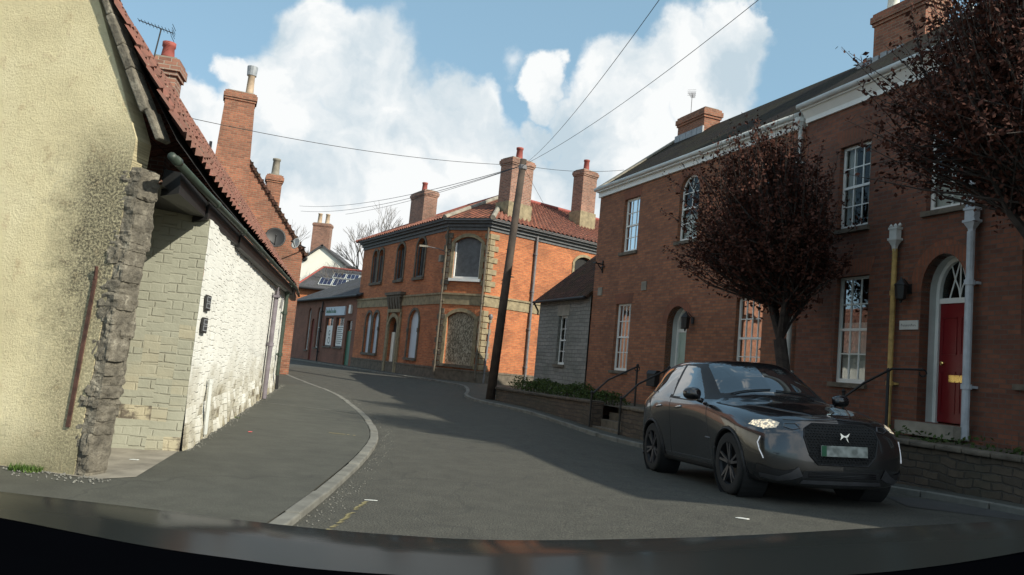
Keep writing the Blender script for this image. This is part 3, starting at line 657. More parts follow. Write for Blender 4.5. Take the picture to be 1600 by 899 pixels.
mb.hexa([FG(u, w_, -.1) for (u, w_) in ((5.70, -.26), (5.822, -.26), (5.822, -.012), (5.70, -.012))] + [FG(u, w_, 2.6) for (u, w_) in ((5.76, -.26), (5.94, -.26), (5.94, -.012), (5.76, -.012))])
while z < 2.52:
    h = random.uniform(0.07, 0.18); rt = 5.83 + random.uniform(-.01, .012) + 0.12 * z / 2.6; lf = 5.69 + random.choice((0, 0.015, 0.025)) + random.uniform(-.012, .012) + 0.07 * (z / 2.6)
    cut = lf + (rt - lf) * random.uniform(.4, .7); parts = [(lf, cut), (cut, rt)] if random.random() < 0.55 else [(lf, rt)]
    for (a, b) in parts:
        stone(mb, FG((a + b) / 2, -0.12 + random.uniform(-.015, .012), z + h / 2), ((b - a) / 2 + .010, 0.12, h / 2 + .010), FG.d, FG.n, i, amp=.06); i += 1
    stone(mb, FG(5.74 + .12 * z / 2.6, -0.20, z + h / 2 + .03), (0.085 + random.uniform(-.015, .015), 0.09, h / 2 + .02), FG.d, FG.n, 500 + i, amp=.06); z += h
mb.build('stone_pier', M['rubble'], cot)
mb = MB(); mb.hexa([FG(5.61, .005, .42), FG(5.645, .005, .42), FG(5.645, .018, .42), FG(5.61, .018, .42), FG(5.665, .005, 1.66), FG(5.695, .005, 1.66), FG(5.695, .018, 1.66), FG(5.665, .018, 1.66)])
mb.tube([FG(5.68, .012, 1.64), FG(5.695, .035, 1.74)], .014, 6); mb.build('iron_strap', M['rust'], cot)
W1 = frame((-3.28, 8.14), (-0.215, 0.977)); W2A = W1(12.3, 0, 0); W2 = frame(W2A, (-0.30, 0.954))
def bumpy_wall(mb, fr, L, ztop0, ztop1, seed, nu=0.16, z0=-0.1, amp=0.016, lowamp=0.03):
    rnd = random.Random(seed); nu_ = max(2, int(L / nu)); nz_ = 18; vs = []
    for j in range(nz_ + 1):
        for i in range(nu_ + 1):
            t = i / nu_; zt = ztop0 + (ztop1 - ztop0) * t; z = z0 + (zt - z0) * j / nz_; edge = 0.3 if i in (0, nu_) else 1
            a = amp + lowamp * max(0, 1 - z / 0.7); w_ = edge * a * (rnd.random() - 0.5) * 1.3 + (0.05 * max(0, 1 - z / .5) if edge == 1 else .03 * max(0, 1 - z / .5)); vs.append(fr(t * L, w_, z))
    n = nu_ + 1; mb.add(vs, [(j * n + i, j * n + i + 1, (j + 1) * n + i + 1, (j + 1) * n + i) for j in range(nz_) for i in range(nu_)])
mb = MB(); bumpy_wall(mb, W1, 12.3, 2.50, 2.66, 1); bumpy_wall(mb, W2, 4.0, 2.66, 2.75, 2); W3 = frame(W2(4.0, 0, 0), (-.95, -.3))
mb.add([W2(4, 0, -.1), W2(4, -3, -.1), W2(4, -3, 2.75), W2(4, 0, 2.75)], [(0, 1, 2, 3)])
mb.build('side_wall', M['white_wall'], cot, smooth=True, fixn=False, uv=None)
RT = frame((-3.28 - .977 * 2.6, 8.14 - .215 * 2.6), (.977, .215))
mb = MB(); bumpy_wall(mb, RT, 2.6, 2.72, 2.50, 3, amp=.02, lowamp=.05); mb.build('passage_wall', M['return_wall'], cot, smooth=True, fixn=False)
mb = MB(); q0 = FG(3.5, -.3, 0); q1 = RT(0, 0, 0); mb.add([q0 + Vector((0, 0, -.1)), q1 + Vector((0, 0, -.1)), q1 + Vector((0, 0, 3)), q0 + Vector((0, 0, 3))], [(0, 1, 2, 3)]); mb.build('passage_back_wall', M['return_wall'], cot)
eave = [(-2.84, 6.20, 2.90), (-3.21, 8.0, 2.84), (-3.60, 10.1, 2.80), (-5.62, 19.9, 2.83), (-6.72, 24.25, 2.87)]
gutl = [(-2.90, 6.17, 2.76), (-3.24, 8.0, 2.74), (-3.62, 10.1, 2.73), (-5.62, 19.9, 2.80), (-6.72, 24.25, 2.86)]
ridge = [(-4.14, 6.42, 4.76), (-4.55, 8.14, 4.72), (-8.1, 24.3, 4.74)]
pantile_roof('roof', cot, eave, ridge, M['clay'])
mb = MB()
for a, b, c_, d_ in [((-4.16, 6.28, 4.74), (-8.1, 24.3, 4.72), (-13, 24.0, 3.0), (-9.3, 6.9, 3.45))]: mb.add([a, b, c_, d_], [(0, 1, 2, 3)])
mb.build('rear_roof', M['pantile'], cot)
mb = MB()   # dark boarding under the tiles
for i in range(len(eave) - 1):
    a = Vector(eave[i]); b = Vector(eave[i + 1]); t0 = i / 4; t1 = (i + 1) / 4
    ra = Vector(ridge[0]).lerp(Vector(ridge[2]), (a.y - 5.98) / 18.3); rb = Vector(ridge[0]).lerp(Vector(ridge[2]), (b.y - 5.98) / 18.3); o_ = Vector((-.02, 0, -.07))
    mb.add([a + o_, b + o_, rb + o_, ra + o_], [(0, 1, 2, 3)])
mb.build('roof_boarding', M['dark_room'], cot)
mb = MB(); mb.tube([Vector(p) + Vector((.03, .03 if i else 0, -.075)) for i, p in enumerate(gutl)], 0.036, 10)
for yy in np.arange(6.3, 24, 1.8):
    for i in range(4):
        if gutl[i][1] <= yy < gutl[i + 1][1]:
            t = (yy - gutl[i][1]) / (gutl[i + 1][1] - gutl[i][1]); p = Vector(gutl[i]).lerp(Vector(gutl[i + 1]), t) + Vector((.03, .03, -.075)); dd = (Vector(gutl[i + 1]) - Vector(gutl[i])).normalized(); mb.tube([p - dd * .04, p + dd * .04], 0.043, 10)
mb.build('gutter', M['green_pipe'], cot, smooth=True)
mb = MB()
for i in range(4):
    a = Vector(gutl[i]); b = Vector(gutl[i + 1]); a = a.lerp(b, .30) if i == 0 else a; mb.hexa([a + Vector((-.20, .05, -.30)), b + Vector((-.20, 0, -.24)), b + Vector((-.05, 0, -.24)), a + Vector((-.04, .05, -.26)), a + Vector((-.20, .05, -.05)), b + Vector((-.20, 0, -.05)), b + Vector((-.05, 0, -.07)), a + Vector((-.04, .05, -.07))])
mb.build('fascia', M['black_metal'], cot)
mb = MB(); a = FG(5.6, -.3, 2.56); 
mb.add([FG(2.5, -.3, 2.74), FG(5.95, -.3, 2.52), RT(2.55, 0, 2.50), RT(0, 0, 2.72)], [(0, 1, 2, 3)]); mb.build('passage_ceiling', M['black_plastic'], cot)
mb = MB()   # stone verge slabs up the gable edge
pv0 = Vector(FG(6.10, 0.05, 2.84)); pv1 = Vector(FG(5.02, 0.05, 4.74)); L_ = (pv1 - pv0).length; dd = (pv1 - pv0).normalized(); s = 0; k = 0
while s < L_:
    l = random.uniform(.22, .42); a = pv0 + dd * s; b = pv0 + dd * min(L_, s + l - .002); o1 = FG.n * -0.16; dn = FG.n.cross(dd).normalized(); dn = dn if dn.z < 0 else -dn; j = dn * random.uniform(-.01, .01)
    th_ = .055 + random.uniform(-.015, .012); mb.hexa([a + dn * th_ + j, b + dn * th_ + j, b + dn * th_ + o1 + j, a + dn * th_ + o1 + j, a + j - dn * .01, b + j - dn * .01, b + o1 + j - dn * .01, a + o1 + j - dn * .01]); s += l
mb.build('verge', M['rubble'], cot, bevel=.012)
pipe(cot, W1, 8.55, 0.06, 2.36, M['purple_pipe'], r=.05, w_=.09, brackets=1, label='dull purple downpipe with a broken open top')
mb = MB(); mb.box(W1, 8.46, 8.66, .02, .16, 2.22, 2.27); mb.tube([W1(8.48, .1, 2.25), W1(8.46, .12, 2.44)], .018, 6); mb.tube([W1(8.6, .1, 2.25), W1(8.62, .1, 2.42)], .015, 6); mb.build('pipe_bracket', M['purple_pipe'], cot)
mb = MB(); mb.tube([W1(8.30, .035, .1), W1(8.28, .035, 2.3)], .012, 6); mb.build('cable', M['black_plastic'], cot)  # thin dark line put in for the shadow of the purple downpipe
pipe(cot, W1, 11.6, 0.45, 2.55, M['green_pipe'], r=.048, w_=.10, brackets=2, hopper=True, label='green downpipe joining the gutter')
mb = MB(); mb.tube([W1(11.6, .10, .46), W1(11.6, .12, .10)], .04, 8); mb.build('pipe_shoe', M['black_metal'], cot)
mb = MB(); mb.tube([W1(1.15, .06, .10), W1(1.13, .05, .72)], .026, 8); mb.lathe([(.03, 0), (.03, .05)], W1(1.13, .05, .70), n=8); mb.build('waste_pipe', M['grey_paint'], cot)
mb = MB(); mb.tube([W1(11.0, .03, 2.1), W1(11.0, .05, 2.36)], .03, 6); mb.build('wall_vent', M['grey_pipe'], cot)
chimney(cot, at(258, 130, 14.0)[:2], (1, .2), .46, .46, 3.4, at(258, 97, 14)[2], M['brick_chim'], pots=((-.02, 0, .34),), potr=.12)
al_y = 13.6
def yagi(name, base, top, bdir, L, label, scale=1.0, mat='grey_pipe'):
    t = thing(name, label, 'aerial', base); mb = MB(); mb.tube([base, top], .014 * scale, 6); mb.build('mast', M[mat], t); mb = MB(); bdir = Vector(bdir).normalized(); sd_ = bdir.cross(Vector((0, 0, 1))).normalized()
    top = Vector(top); a = top - bdir * L * .35; b = top + bdir * L * .65; mb.tube([a, b], .010 * scale, 5)
    for k in range(11):
        p = a.lerp(b, k / 10); l_ = (.17 - .008 * k) * scale; mb.tube([p - sd_ * l_, p + sd_ * l_], .006 * scale, 4)
    for dz in (-.12, -.05, .05, .12): mb.tube([a - sd_ * .18 * scale + Vector((0, 0, dz * scale)), a + sd_ * .18 * scale + Vector((0, 0, dz * scale))], .006 * scale, 4)
    mb.build('antenna', M[mat], t); return t
yagi('television_aerial', at(238, 100, al_y), at(252, 45, al_y), (-1, -.25, .22), .62, 'thin rooftop aerial beside the left cottage chimney, boom tilted up to the left', .9, 'black_metal')
# two slate number plaques on the white wall
for (u, z, lab) in ((0.36, 1.62, 'upper of the two small dark slate plaques on the white wall'), (0.33, 1.37, 'lower of the two small dark slate plaques on the white wall')):
    t = thing('wall_plaque', lab, 'plaque', W1(u, .02, z), 'slate plaques on the white wall'); mb = MB(); mb.box(W1, u - .15, u + .15, .012, .035, z - .085, z + .085); mb.build('plate', M['black_metal'], t, bevel=.006)
    mb = MB()
    for rw in (0, 1): mb.box(W1, u - .12, u + .12, .035, .038, z + .008 - rw * .07, z + .068 - rw * .07)
    pn = mb.build('panels', M['lead'], t); mb = MB()
    for rw in (0, 1):
        for k in range(5): mb.box(W1, u - .10 + k * .044, u - .075 + k * .044, .038, .040, z + .02 - rw * .07, z + .058 - rw * .07)
    mb.build('lettering', M['black_plastic'], t)
# concrete slab in the passage and grit
mb = MB(); mb.add([(-3.15, 6.25, .049), (-2.95, 6.5, .049), (-3.28, 8.1, .049), (-4.6, 7.9, .049), (-4.8, 6.6, .049)], [(0, 1, 2, 3, 4)]); struct(mb.build('passage_floor', M['concrete']))
mb = MB(); rn = random.Random(3)
for k in range(900):
    u = rn.uniform(0, 6.1); wv = abs(rn.gauss(0, .13)) + .01; p = FG(u, wv, .05); s = rn.uniform(.004, .014)
    mb.add([p + Vector((-s, 0, 0)), p + Vector((0, -s, 0)), p + Vector((s, 0, 0)), p + Vector((0, s, 0)), p + Vector((0, 0, s))], [(0, 1, 4), (1, 2, 4), (2, 3, 4), (3, 0, 4)])
for k in range(700):
    u = rn.uniform(0, 15); wv = abs(rn.gauss(0, .06)) + .03; p = W1(u, wv, .05); s = rn.uniform(.004, .012)
    mb.add([p + Vector((-s, 0, 0)), p + Vector((0, -s, 0)), p + Vector((s, 0, 0)), p + Vector((0, s, 0)), p + Vector((0, 0, s))], [(0, 1, 4), (1, 2, 4), (2, 3, 4), (3, 0, 4)])
for k in range(1200):
    i = rn.randrange(len(klp) - 1); a = Vector(klp[i]); 
    if a.y > 22: continue
    off = abs(rn.gauss(0, .10)) + .01; x = a.x + off; y = a.y + rn.uniform(-.3, .8); s = rn.uniform(.003, .010); p = Vector((x, y, gz(x, y) + .002))
    mb.add([p + Vector((-s, 0, 0)), p + Vector((0, -s, 0)), p + Vector((s, 0, 0)), p + Vector((0, s, 0)), p + Vector((0, 0, s))], [(0, 1, 4), (1, 2, 4), (2, 3, 4), (3, 0, 4)])
go = mb.build('grit', M['kerb']); tag(go, 'loose grit and fallen flakes along the walls and kerb', 'grit', kind='stuff')
def blades(name, spots, label):
    mb = MB(); rn = random.Random(9)
    for (c_, r_, n, h) in spots:
        for k in range(n):
            a = rn.uniform(0, 6.28); d_ = r_ * math.sqrt(rn.random()); p = Vector((c_[0] + math.cos(a) * d_ * 1.0, c_[1] + math.sin(a) * d_ * .6, c_[2])); b = rn.uniform(0, 6.28); wv = Vector((math.cos(b), math.sin(b), 0)) * .006; tp = p + Vector((math.cos(b + 1.5) * h * .5, math.sin(b + 1.5) * h * .5, h * rn.uniform(.5, 1)))
            mb.add([p - wv, p + wv, tp], [(0, 1, 2)])
    o = mb.build(name, M['grass'], fixn=False); return tag(o, label, 'weeds', kind='stuff')
blades('weeds', [(FG(5.35, .06, .045), .14, 260, .06), (FG(4.9, .05, .045), .2, 100, .04), (W1(4.0, .06, .045), .1, 40, .03)], 'small green weeds at the foot of the yellow wall')
# ---------------------------------------------------------------- brick gable house behind the cottage
bg_ = thing('brick_gable_house', 'tall red brick gable with a big external chimney stack rising behind the cottage roof', 'house', (-10, 28, 0.2))
BG = frame((-12.85, 26.05), (.93, .36)); BL = 5.45; AP = 2.75; ZE = 4.75; ZA = 8.30
mb = MB(); back = Vector((-.36, .93, 0))
mb.prism([BG(0, 0, -.1), BG(BL, 0, -.1), BG(BL, 0, ZE), BG(AP, 0, ZA), BG(0, 0, ZE)], back * 7.5); mb.build('wall', M['brick_gable'], bg_)
mb = MB()
for (ua, ub) in ((BL + .18, AP), (-.18, AP)):
    za = ZE - .22; slab(mb, [BG(ua, .06, za + .02), BG(ua, -7.6, za + .02), BG(ub, -7.6, ZA + .07), BG(ub, .06, ZA + .07)], .1)
mb.build('roof', M['tile_brown'], bg_)
mb = MB()
for k in range(20):
    t = k / 20; u = BL + .14 - (BL + .14 - AP) * t; z = ZE - .16 + (ZA - ZE + .2) * t; mb.box(BG, u - .10, u + .04, -.02, .09, z - .06, z + .05)
mb.build('verge_tiles', M['tile_brown'], bg_)
ct = at(379, 150, 27.2); cb_ = at(356, 240, 27.2)
chimney(bg_, (ct.x - .08, 27.25), (.93, .36), 1.02, .62, 4.5, ct.z + .05, M['brick_gable'], pots=((.28, 0, .80),), potmat=M['pot_pale'], potr=.14, taper=.20, label='tall tapering stack with one buff pot and a tin cowl')
mb = MB(); pc = BG.A * 0 + Vector((ct.x - .08, 27.25, ct.z)) + BG.d * .28
mb.lathe([(.02, 0), (.17, .02), (.19, .36), (.18, .36), (.15, .05)], pc + Vector((0, 0, .80)), n=12); mb.build('cowl', M['lead'], bg_)
c2p = at(430, 272, 33); chimney(bg_, (c2p.x, 33), (.93, .36), .62, .62, 4.0, at(430, 276, 33)[2], M['brick_gable'], pots=((0, 0, .75),), potmat=M['concrete'], potr=.17, label='small rear stack with one tall grey pot')
mb = MB(); p = at(327, 240, 27.4); mb.tube([p + Vector((0, 0, -1.5)), p, p + Vector((0, 0, .45))], .055, 8); mb.build('vent_pipe', M['grey_pipe'], bg_)
def dish(label, c_, r_, aim, mat, wallp):
    t = thing('satellite_dish', label, 'satellite dish', c_); ax = Vector(aim).normalized(); mb = MB(); pr_ = [(r_ * k / 7, .22 * r_ * (k / 7) ** 2) for k in range(8)]; pr_[0] = (.001, 0); pr_ += [(r_ * k / 7, .22 * r_ * (k / 7) ** 2 - .012) for k in range(7, 0, -1)]
    mb.lathe(pr_, c_, ax, 20, closed=True); mb.build('dish', mat, t, smooth=True); mb = MB(); f = Vector(c_) + ax * r_ * .8; lo = Vector(c_) - Vector((0, 0, r_ * .9)) + ax * .1 * r_; mb.tube([lo, f], .015, 5); mb.lathe([(.03, 0), (.035, .08), (.02, .1)], f, ax, 8); mb.tube([Vector(c_) - ax * .02, Vector(wallp)], .02, 6); mb.build('arm', M['black_metal'], t)
p = at(430, 372, 27.0); dish('large black satellite dish low on the brick gable', p, .36, (.35, -.9, .15), M['black_plastic'], (p.x - .12, 27.6, p.z - .05))
p = at(463, 381, 27.2); dish('small pale satellite dish at the right edge of the brick gable', p, .20, (-.5, -.8, .2), M['grey_paint'], (p.x + .15, 27.9, p.z - .02))
# ---------------------------------------------------------------- white gable house, far
wg = thing('white_gable_house', 'cream rendered gable with a brick stack and two buff pots, far behind the slate roof', 'house', (-19, 75, .3))
ap_ = at(504, 384, 75); re_ = at(543, 417, 75); le_ = at(440, 425, 75); WGf = frame((0, 75), (1, 0))
mb = MB(); mb.prism([(le_.x, 75, 0), (re_.x, 75, 0), (re_.x, 75, re_.z), (ap_.x, 75, ap_.z), (le_.x, 75, le_.z)], (0, 8, 0)); mb.build('wall', M['cream'], wg)
mb = MB()
for (a, b) in ((re_, ap_), (le_, ap_)): slab(mb, [Vector((a.x, 74.8, a.z + .1)), Vector((a.x, 83, a.z + .1)), Vector((b.x, 83, b.z + .12)), Vector((b.x, 74.8, b.z + .12))], .2)
mb.box(WGf, re_.x - .1, re_.x + .7, -8, .2, re_.z - .12, re_.z + .06); mb.build('roof', M['slate'], wg)
cw = at(503, 365, 75); chimney(wg, (cw.x - .1, 75.5), (1, 0), 1.75, .9, ap_.z - 1.6, at(503, 349, 75)[2], M['brick_chim'], pots=((-.38, 0, 1.0), (.38, 0, 1.0)), potmat=M['pot_pale'], potr=.22)
mb = MB(); p = at(476, 404, 75); mb.lathe([(.30, 0), (.30, .15), (.2, .2)], (p.x, 74.98, p.z), (0, -1, 0), 14); mb.build('vent', M['black_metal'], wg)
# ---------------------------------------------------------------- slate roofed brick house with solar panels
sh_ = thing('slate_roof_house', 'orange brick house with a hipped slate roof carrying solar panels', 'house', (-14, 64, .3))
e0 = at(466, 449, 62); SF = frame((e0.x, 62), (1, .06)); EZ = e0.z
mb = MB(); mb.box(SF, 0, 9, -8, 0, 0, EZ); mb.build('wall', M['brick_orange'], sh_)
pk = at(508, 418, 65.5); q0, q1 = SF(-.3, .3, EZ), SF(9.3, .3, EZ); rA = SF((pk.x - e0.x), -3.6, pk.z); rB = SF(9.3, -3.6, pk.z - .05)
mb = MB(); mb.add([q0, q1, rB, rA, SF(-.3, -8.3, EZ), SF(9.3, -8.3, EZ)], [(0, 1, 2, 3), (0, 3, 4), (4, 3, 2, 5)]); mb.build('roof', M['slate'], sh_)
mb = MB(); mb.tube([rA + Vector((0, 0, .03)), rB], .10, 8); mb.tube([q0, rA], .09, 8); mb.build('ridge_tiles', M['pot'], sh_)
mb = MB(); mb.tube([SF(-.3, .38, EZ - .02), SF(9.3, .38, EZ - .02)], .09, 8); mb.build('gutter', M['black_plastic'], sh_)
def onslope(u, s, lift=.08): return q0 + (q1 - q0).normalized() * u + ((rA - SF((pk.x - e0.x), .3, EZ)).normalized()) * s + Vector((0, -.02, lift))
def panel(u0, u1, s0, s1, lab):
    t = thing('solar_panel', lab, 'solar panel', onslope((u0 + u1) / 2, s0), 'solar panels on the slate roof'); mb = MB(); slab(mb, [onslope(u0, s0), onslope(u1, s0), onslope(u1, s1), onslope(u0, s1)], .05); mb.build('frame', M['grey_paint'], t)
    mb = MB(); n_ = 4
    for i in range(3):
        for j in range(4):
            g_ = .02; du = (u1 - u0 - .08) / 3; ds = (s1 - s0 - .08) / 4; a, b = u0 + .04 + i * du, s0 + .04 + j * ds; mb.add([onslope(a + g_ / 2, b + g_ / 2, .09), onslope(a + du - g_ / 2, b + g_ / 2, .09), onslope(a + du - g_ / 2, b + ds - g_ / 2, .09), onslope(a + g_ / 2, b + ds - g_ / 2, .09)], [(0, 1, 2, 3)])
    mb.build('cells', plain('solar cells', (.012, .016, .05), .15, var=.05) if 'solar cells' not in bpy.data.materials else bpy.data.materials['solar cells'], t)
for k, lab in enumerate(('lower row leftmost solar panel on the far slate roof', 'lower row middle solar panel on the far slate roof', 'lower row right solar panel, partly behind the shop roof')): panel(1.75 + k * 1.12, 2.80 + k * 1.12, .75, 2.15, lab)
for k, lab in enumerate(('upper row left solar panel just under the ridge', 'upper row middle solar panel just under the ridge', 'upper row right solar panel just under the ridge')): panel(2.6 + k * 1.12, 3.65 + k * 1.12, 2.35, 3.35, lab)
# ---------------------------------------------------------------- single storey shop
sp_ = thing('shop_building', 'low dull red brick shop with slate roof and a pale sign over its poster windows', 'shop', (-11.5, 49, .27))
SL = 14.56; S = frame((-8.3 - .4996 * SL, 43.2 + .8663 * SL), (.4996, -.8663))
def so_(a): return SL - a
ops = [(so_(10.75), so_(10.05), 1.0, 3.85, .35), (so_(9.75), so_(9.1), .3, 3.1, .3), (so_(8.6), so_(7.85), 1.2, 3.85, .37), (so_(6.6), so_(5.0), 1.35, 3.15, 0), (so_(4.5), so_(2.9), 1.35, 3.15, 0), (so_(2.35), so_(1.35), .3, 2.95, 0)]
mb = MB(); wall(mb, S, 0, SL, -.1, 4.4, ops, .2); mb.add([S(0, 0, 0), S(0, -6, 0), S(0, -6, 4.4), S(0, 0, 4.4)], [(0, 1, 2, 3)]); mb.build('wall', M['brick_shop'], sp_)
mb = MB(); slab(mb, [S(-.2, .3, 4.38), S(SL, .3, 4.38), S(SL, -4.4, 6.9), S(3.2, -4.4, 6.9)], .1); mb.add([S(-.2, .3, 4.38), S(3.2, -4.4, 6.9), S(-.2, -8, 4.38)], [(0, 1, 2)]); mb.build('roof', M['slate'], sp_)
mb = MB(); mb.tube([S(-.2, .36, 4.33), S(SL, .36, 4.33)], .07, 8); mb.build('gutter', M['black_plastic'], sp_)
pipe(sp_, S, so_(7.3), .3, 4.2, M['black_metal'], r=.05)
for (a, b, z0_, z1_, r_) in (ops[0], ops[2]): sash(sp_, S, a, b, z0_, z1_, 1, 2, r_, curtain='half', w_=-.12, framemat=M['grey_paint'])
mb = MB(); mb.box(S, ops[1][0], ops[1][1], -.16, -.10, .3, 3.1); mb.build('door', M['maroon'], sp_)
mb = MB(); mb.box(S, ops[5][0], ops[5][1], -.16, -.10, .3, 2.35); mb.build('door', M['green_door'], sp_)['label'] = 'green panelled door'
mb = MB(); mb.box(S, ops[5][0], ops[5][1], -.14, -.11, 2.4, 2.93); mb.build('fanlight', M['glass'], sp_)
for i in (3, 4):
    a, b, z0_, z1_, _ = ops[i]; wn_ = sash(sp_, S, a, b, z0_, z1_, 2, 2, curtain=None, w_=-.12, framemat=M['cornice_dark'])
    mb = MB(); mb.box(S, a + .08, b - .2, -.118, -.104, z0_ + .08, z1_ - .5); po = mb.build('poster', M['white_paint'], wn_)
    mb = MB(); mid = (a + b) / 2 - .06
    if i == 3:
        for (cz, rr) in ((z0_ + .38, .22), (z0_ + .84, .17)):
            n_ = 16
            for k in range(n_):
                t0 = 2 * math.pi * k / n_; t1 = 2 * math.pi * (k + 1) / n_
                if cz > z0_ + .6 and k in (0, 1): continue
                mb.hexa([S(mid + math.cos(q_) * r2, wv, cz + math.sin(q_) * r2) for wv in (-.104, -.098) for (q_, r2) in ((t0, rr), (t1, rr), (t1, rr - .06), (t0, rr - .06))])
    else:
        for k in range(9): mb.box(S, a + .2, b - .35 - .12 * (k % 3), -.104, -.098, z1_ - .62 - k * .12, z1_ - .58 - k * .12)
    mb.build('poster_print', M['cornice_dark'], wn_)
mb = MB(); mb.box(S, so_(6.6), so_(2.75), .0, .08, 3.27, 3.80); sg = mb.build('shop_sign', M['board_skytint'], sp_)
mb = MB(); rn = random.Random(4); u = so_(6.4)
for k in range(11):
    wv = rn.uniform(.14, .24); hh = .12 + .12 * (k % 3 == 0); mb.box(S, u, u + .05, .08, .095, 3.42, 3.42 + hh + .05); mb.box(S, u + .05, u + wv - .04, .08, .095, 3.42, 3.46); mb.box(S, u + wv - .06, u + wv - .02, .08, .095, 3.42, 3.52 + hh * .3); u += wv
mb.build('sign_lettering', M['green_door'], sg)
mb = MB(); mb.box(S, so_(1.95), so_(1.6), .0, .12, 3.35, 3.85); mb.build('alarm_box', M['white_paint'], sp_)
# ---------------------------------------------------------------- derelict corner building
cbg = thing('corner_building', 'large derelict orange brick corner building with boarded windows, stone quoins and red tiled hipped roof', 'building', (-2, 36, .3))
FLf = frame((-8.67, 43.84), (.5, -.866)); LL = 11.38
Cc = FLf(LL, 0, 0); A2 = Vector((-1.15, 33.12, 0)); CHf = frame(Cc, A2 - Cc); CLn = (A2 - Cc).length; FRf = frame(A2, (.778, .628)); RL = 13.0
def lo(a): return 12.04 - a
gl_ = [(lo(10.35), lo(9.50), 1.2, 3.38, .43), (lo(9.20), lo(8.35), 1.2, 3.38, .43), (lo(6.75), lo(5.6), .25, 3.1, .40), (lo(4.25), lo(3.1), 1.15, 3.42, .5)]
ul_ = [(lo(10.25), lo(9.6), 5.0, 6.80, .33), (lo(9.35), lo(8.7), 5.0, 6.80, .33), (lo(6.7), lo(5.75), 5.0, 6.86, .3), (lo(4.2), lo(3.2), 5.0, 6.90, .3)]
gc_ = [(.30, CLn - .35, 1.05, 3.35, .28)]; uc_ = [(.32, CLn - .37, 4.82, 6.68, .26)]
ur_ = [(5.15, 6.45, 5.2, 6.72, .32)]
mb = MB(); wall(mb, FLf, 0, LL, -.1, 7.1, gl_ + ul_, .22); wall(mb, CHf, 0, CLn, -.1, 7.1, gc_ + uc_, .2); wall(mb, FRf, 0, RL, -.1, 7.1, ur_, .2)
mb.add([FLf(0, 0, 0), FLf(0, -9, 0), FLf(0, -9, 7.1), FLf(0, 0, 7.1)], [(0, 1, 2, 3)]); mb.add([FRf(RL, 0, 0), FRf(RL, -9, 0), FRf(RL, -9, 7.1), FRf(RL, 0, 7.1)], [(0, 1, 2, 3)])
mb.build('wall', M['brick_orange'], cbg)
def band_all(mb, z0, z1, w1, w0=0.0):
    """continuous moulding round the three faces, mitred at the two corners"""
    def mit(P, f1, f2, ww): # intersection of the two offset lines
        a = P + f1.n * ww; b = P + f2.n * ww; d1, d2 = f1.d, f2.d; den = d1.x * d2.y - d1.y * d2.x; t = ((b.x - a.x) * d2.y - (b.y - a.y) * d2.x) / den; return a + d1 * t
    ring = []
    for ww in (w0, w1): ring.append([FLf(0, ww, 0), mit(Cc, FLf, CHf, ww), mit(A2, CHf, FRf, ww), FRf(RL, ww, 0)])
    for i in range(3):
        a0, b0, a1, b1 = ring[0][i], ring[0][i + 1], ring[1][i], ring[1][i + 1]
        mb.hexa([Vector((p.x, p.y, z0)) for p in (a0, b0, b1, a1)] + [Vector((p.x, p.y, z1)) for p in (a0, b0, b1, a1)])
mb = MB(); band_all(mb, -.1, .78, .06); band_all(mb, .78, .86, .085); mb.build('plinth', M['darkstone'], cbg)
mb = MB(); band_all(mb, 3.66, 4.08, .04); band_all(mb, 4.08, 4.16, .09); mb.build('string_course', M['bathstone'], cbg)
mb = MB(); band_all(mb, 6.98, 7.12, .05); band_all(mb, 7.12, 7.26, .14); band_all(mb, 7.26, 7.36, .27); mb.build('cornice', M['cornice_dark'], cbg)
mb = MB(); band_all(mb, 7.36, 7.46, .38, .27); mb.build('gutter', M['cornice_dark'], cbg)
def quoins(fr, u, side, z0, z1, mat, h=.26, wl=.42, ws=.24, w_=.045):
    mb = MB(); mb2 = MB(); z = z0; k = 0
    while z + h <= z1:
        L_ = wl if k % 2 == 0 else ws
        if not (3.55 < z + h / 2 < 4.15): (mb if z < 3.6 else mb2).box(fr, *( (u, u + L_ * side) if side > 0 else (u + L_ * side, u)), .0, w_, z + .012, z + h - .012)
        z += h; k += 1
    mb2.build('quoins', mat, cbg, bevel=.015); return mb.build('quoins', mat, cbg, bevel=.015)
quoins(FLf, LL, -1, .88, 6.9, M['darkstone']); quoins(CHf, .0, 1, .88, 6.9, M['darkstone'], wl=.20, ws=.12); quoins(CHf, CLn, -1, .88, 6.9, M['bathstone'], wl=.24, ws=.14); quoins(FRf, 0, 1, .88, 6.9, M['bathstone'], wl=.50, ws=.28)
